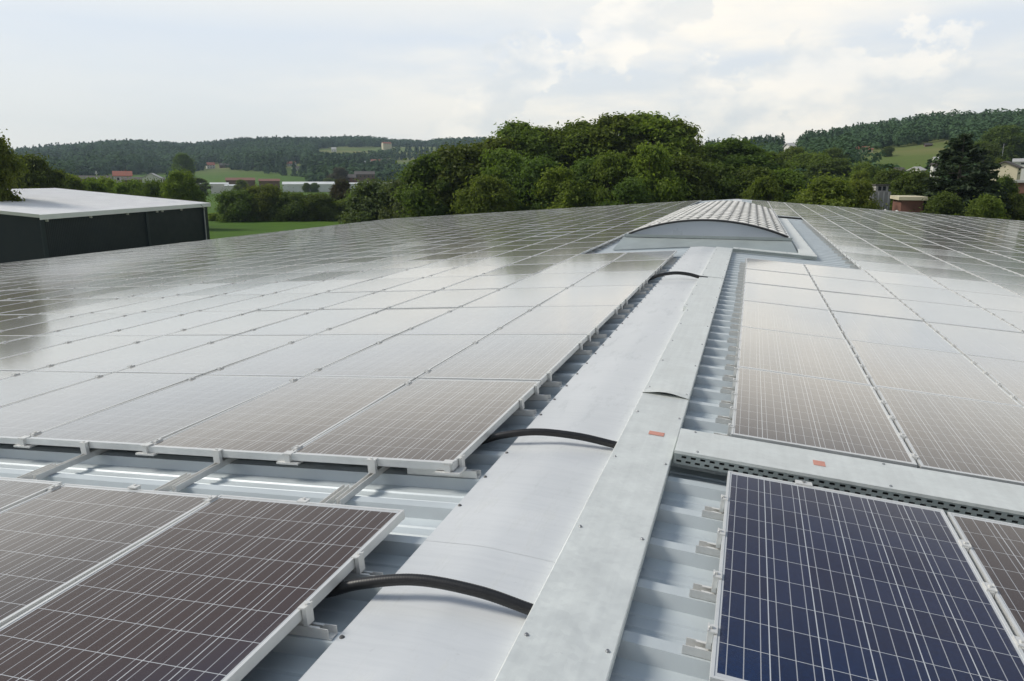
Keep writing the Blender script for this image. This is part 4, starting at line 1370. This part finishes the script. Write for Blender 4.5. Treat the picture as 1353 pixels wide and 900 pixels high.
house(305, 248, 14, 460, 1.4, 7, .0, 'white_wall', 'poly_white', 'small low white shed right of the first sheds', 'shed', .25, group=GH, wins=False, hpx=3.5)
house(408, 248, 66, 500, 3.2, 22, .0, 'poly_white', 'poly_white', 'long white greenhouse at the far edge of the field', 'greenhouse', .22, group=GH, wins=False, hpx=7)
house(500, 245, 90, 520, 2.4, 20, .0, 'poly_white', 'poly_white', 'low white greenhouse partly hidden behind the willow bush', 'greenhouse', .15, group=GH, wins=False, hpx=3)
house(455, 241, 30, 560, 8.0, 14, .0, 'brick', 'dark_roof', 'brick works block left of the dark trees in the valley', 'factory', .3, group=GH, rows=2, hpx=10)
house(482, 236, 26, 620, 4.5, 14, .0, 'brown_wall', 'dark_roof', 'low brown works building with pale band of windows', 'factory', .3, group=GH, hpx=9)
for px, py, w, wl, rf_, lab in [(384, 220, 10, 'white_wall', 'red_roof', 'white village house left of the church-like row on the hillside'), (394, 226, 12, 'white_wall', 'dark_roof', 'white house below the leftmost hillside village house'),
        (483, 219, 10, 'white_wall', 'grey_roof', 'white village house at the left of the hillside row'), (497, 217, 12, 'white_wall', 'red_roof', 'white village house in the middle of the hillside row'),
        (509, 216, 11, 'white_wall', 'dark_roof', 'white village house at the right of the hillside row'), (489, 225, 10, 'cream_wall', 'red_roof', 'cream house below the hillside row'),
        (549, 219, 9, 'white_wall', 'dark_roof', 'white house at the left of the pair by the belt'), (560, 218, 9, 'white_wall', 'grey_roof', 'white house at the right of the pair by the belt'),
        (441, 201, 6, 'white_wall', 'grey_roof', 'tiny white farm house on the upper green field'), (512, 192, 12, 'cream_wall', 'red_roof', 'farm with reddish roof on the skyline')]:
    house(px, py, w, None, 5.0, 9, random.uniform(-.5, .5), wl, rf_, lab, group='hillside village houses', rows=1, hpx=4 if 'skyline' in lab else 6)
GR = 'houses on the right hillside'
house(1047, 199, 7, 262, 6.0, 4, .5, 'white_wall', 'grey_roof', 'small white house in the woods left of the hillside meadow', group=GR, rows=2, hpx=9)
house(1141, 203, 22, None, 2.6, 8, .1, 'cream_wall', 'red_roof', 'low house with a reddish roof at the meadow left end', group=GR, hpx=9)
house(1190, 231, 8, 190, 3.6, 3, .3, 'white_wall', 'dark_roof', 'white house at the left foot of the hillside meadow', group=GR, rows=1, hpx=8)
house(1219, 231, 8, 185, 4.2, 3.0, .9, 'white_wall', 'grey_roof', 'white gabled house left of the large conifer', group=GR, rows=1, hpx=9)
house(1211, 239, 9, None, 2.0, 6, .0, 'cream_wall', 'dark_roof', 'small cream outbuilding below the white gabled house', group=GR, hpx=7)
house(1237, 223, 7, 205, 2.6, 3, .2, 'white_wall', 'dark_roof', 'white house half hidden by the conifer', group=GR, hpx=6)
house(1301, 228, 6, 200, 3.6, 3, .2, 'white_wall', 'dark_roof', 'narrow white house right of the conifer', group=GR, hpx=9)
house(1346, 232, 17, 172, 4.4, 4.5, 1.35, 'cream_wall', 'dark_roof', 'yellow gabled house with dark roof at the right edge', group=GR, rows=2, hpx=17)
house(1352, 219, 22, 215, 2.0, 4, .0, 'white_wall', 'grey_roof', 'grey-roofed house above the yellow gabled house', group=GR, hpx=8)
house(1356, 264, 50, 150, 3.8, 16, .0, 'brick', 'grey_roof', 'flat-roofed brick building with pale fascia at the right edge', 'flat_building', flat=True, group=GR, wins=False, hpx=22)
house(1204, 281, 26, 98, 1.7, 7, .15, 'brick', 'cream_wall', 'flat-roofed red brick building with cream fascia left of the conifer', 'flat_building', flat=True, group=GR, wins=False, hpx=16)

house(1227, 194, 8, None, 2, 4, .2, 'brown_wall', 'dark_roof', 'tiny dark hut in the middle of the hillside meadow', group=GR, wins=False, hpx=4)
house(1238, 212, 6, None, 2, 4, .2, 'white_wall', 'grey_roof', 'tiny pale hut low on the hillside meadow near the conifer', group=GR, wins=False, hpx=4)
tree('dark', 1175, 194, 7, 470, 'small round bush at the upper left of the hillside meadow', G5)
def tower():
    p = at_dist(1155, 282, 112)
    root = empty('tower', (p.x, p.y, GZ), (0, 0, .3))
    tag(root, 'pale concrete tower with a narrower top storey behind the roof', 'tower')
    H = at_dist(1155, 253, 112).z - GZ; H2 = at_dist(1155, 245, 112).z - GZ
    a = MB(); a.box(-1.35, 1.35, -1.3, 1.3, 0, H); a.build('shaft', MAT['concrete'], root)
    b = MB(); b.box(-.55, 1.1, -.9, .9, H + .003, H2); b.build('top_storey', MAT['concrete'], root)
    r = MB(); r.box(-.7, 1.25, -1.05, 1.05, H2 + .003, H2 + .14); r.build('roof', MAT['dark_roof'], root)
    for x in (-.25, .35):
        w = MB(); w.box(x, x + .42, -.93, -.905, H + .12, H2 - .12); w.build('window', MAT['window'], root)
    for x in (-1.0, -.3, .4, 1.05):
        w = MB(); w.box(x - .06, x + .06, -1.36, -1.305, .2, H - .1); w.build('pilaster', MAT['white_wall'], root)
    w = MB(); w.box(-1.05, -.75, -1.33, -1.304, H - 2.4, H - 1.2); w.build('window', MAT['window'], root)
tower()
def mast(px, top, base, D, r, label, name='mast'):
    p = at_dist(px, base, D); g = tz(p.x, p.y); H = at_dist(px, top, D).z - g
    root = empty(name, (p.x, p.y, g)); tag(root, label, name.replace('_', ' '))
    a = MB(); a.tube([(0, 0, 0), (0, 0, H * .6), (0, 0, H)], [r, r * .85, r * .6], 8); a.build('shaft', MAT['mast'] if name != 'chimney_stack' else MAT['white_wall'], root)
    b = MB(); b.tube([(0, 0, H * .9), (0, 0, H * .93)], [r * 1.8, r * 1.8], 8); b.build('collar', MAT['mast'], root)
mast(1323, 190, 215, 265, .10, 'slender grey steel mast right of the large conifer')
mast(129, 226, 243, 400, .32, 'pale slim chimney stack behind the hall roof', 'chimney_stack')
mast(357, 252, 276, 200, .07, 'thin wooden field post in front of the hedge, left of its middle', 'field_post')
mast(363, 254, 276, 205, .07, 'thinner second field post in front of the hedge', 'field_post')
def canopy(px, top, D, w, label):
    p = at_dist(px, top, D)
    root = empty('white_canopy', (p.x, p.y, GZ)); tag(root, label, 'canopy', 'white canopies behind the roof')
    H = p.z - GZ
    a = MB(); n = 10
    vs = [(0, 0, H)] + [(w * math.cos(6.2832 * i / n), w * math.sin(6.2832 * i / n), H - .55) for i in range(n)] + [(w * math.cos(6.2832 * i / n), w * math.sin(6.2832 * i / n), H - .75) for i in range(n)]
    a.add(vs, [(0, 1 + i, 1 + (i + 1) % n) for i in range(n)] + [(1 + i, 11 + i, 11 + (i + 1) % n, 1 + (i + 1) % n) for i in range(n)])
    a.build('cover', MAT['white_wall'], root)
    b = MB(); b.tube([(0, 0, 0), (0, 0, H)], .04, 6); b.build('pole', MAT['mast'], root)
canopy(1170, 276, 95, .55, 'small white canopy top left of the red brick building')
canopy(1185, 277.5, 97, .85, 'wider white canopy top beside the red brick building')

# ------------------------------------------------------------------ air between here and the hills
def haze():
    mb = MB(); mb.box(-3200, 3200, -1500, 3600, GZ - 30, 260)
    m = bpy.data.materials.new('haze_air'); m.use_nodes = True
    k = NT(m.node_tree); out = k.n('ShaderNodeOutputMaterial')
    v = k.n('ShaderNodeVolumePrincipled', {'Color': (.66, .84, 1.0, 1), 'Density': .00012, 'Anisotropy': .2})
    k.t.links.new(v.outputs[0], out.inputs['Volume'])
    o = mb.build('haze', m)
    tag(o, kind='stuff')
HAZE = True
if HAZE: haze()
print('objects', len(bpy.data.objects))
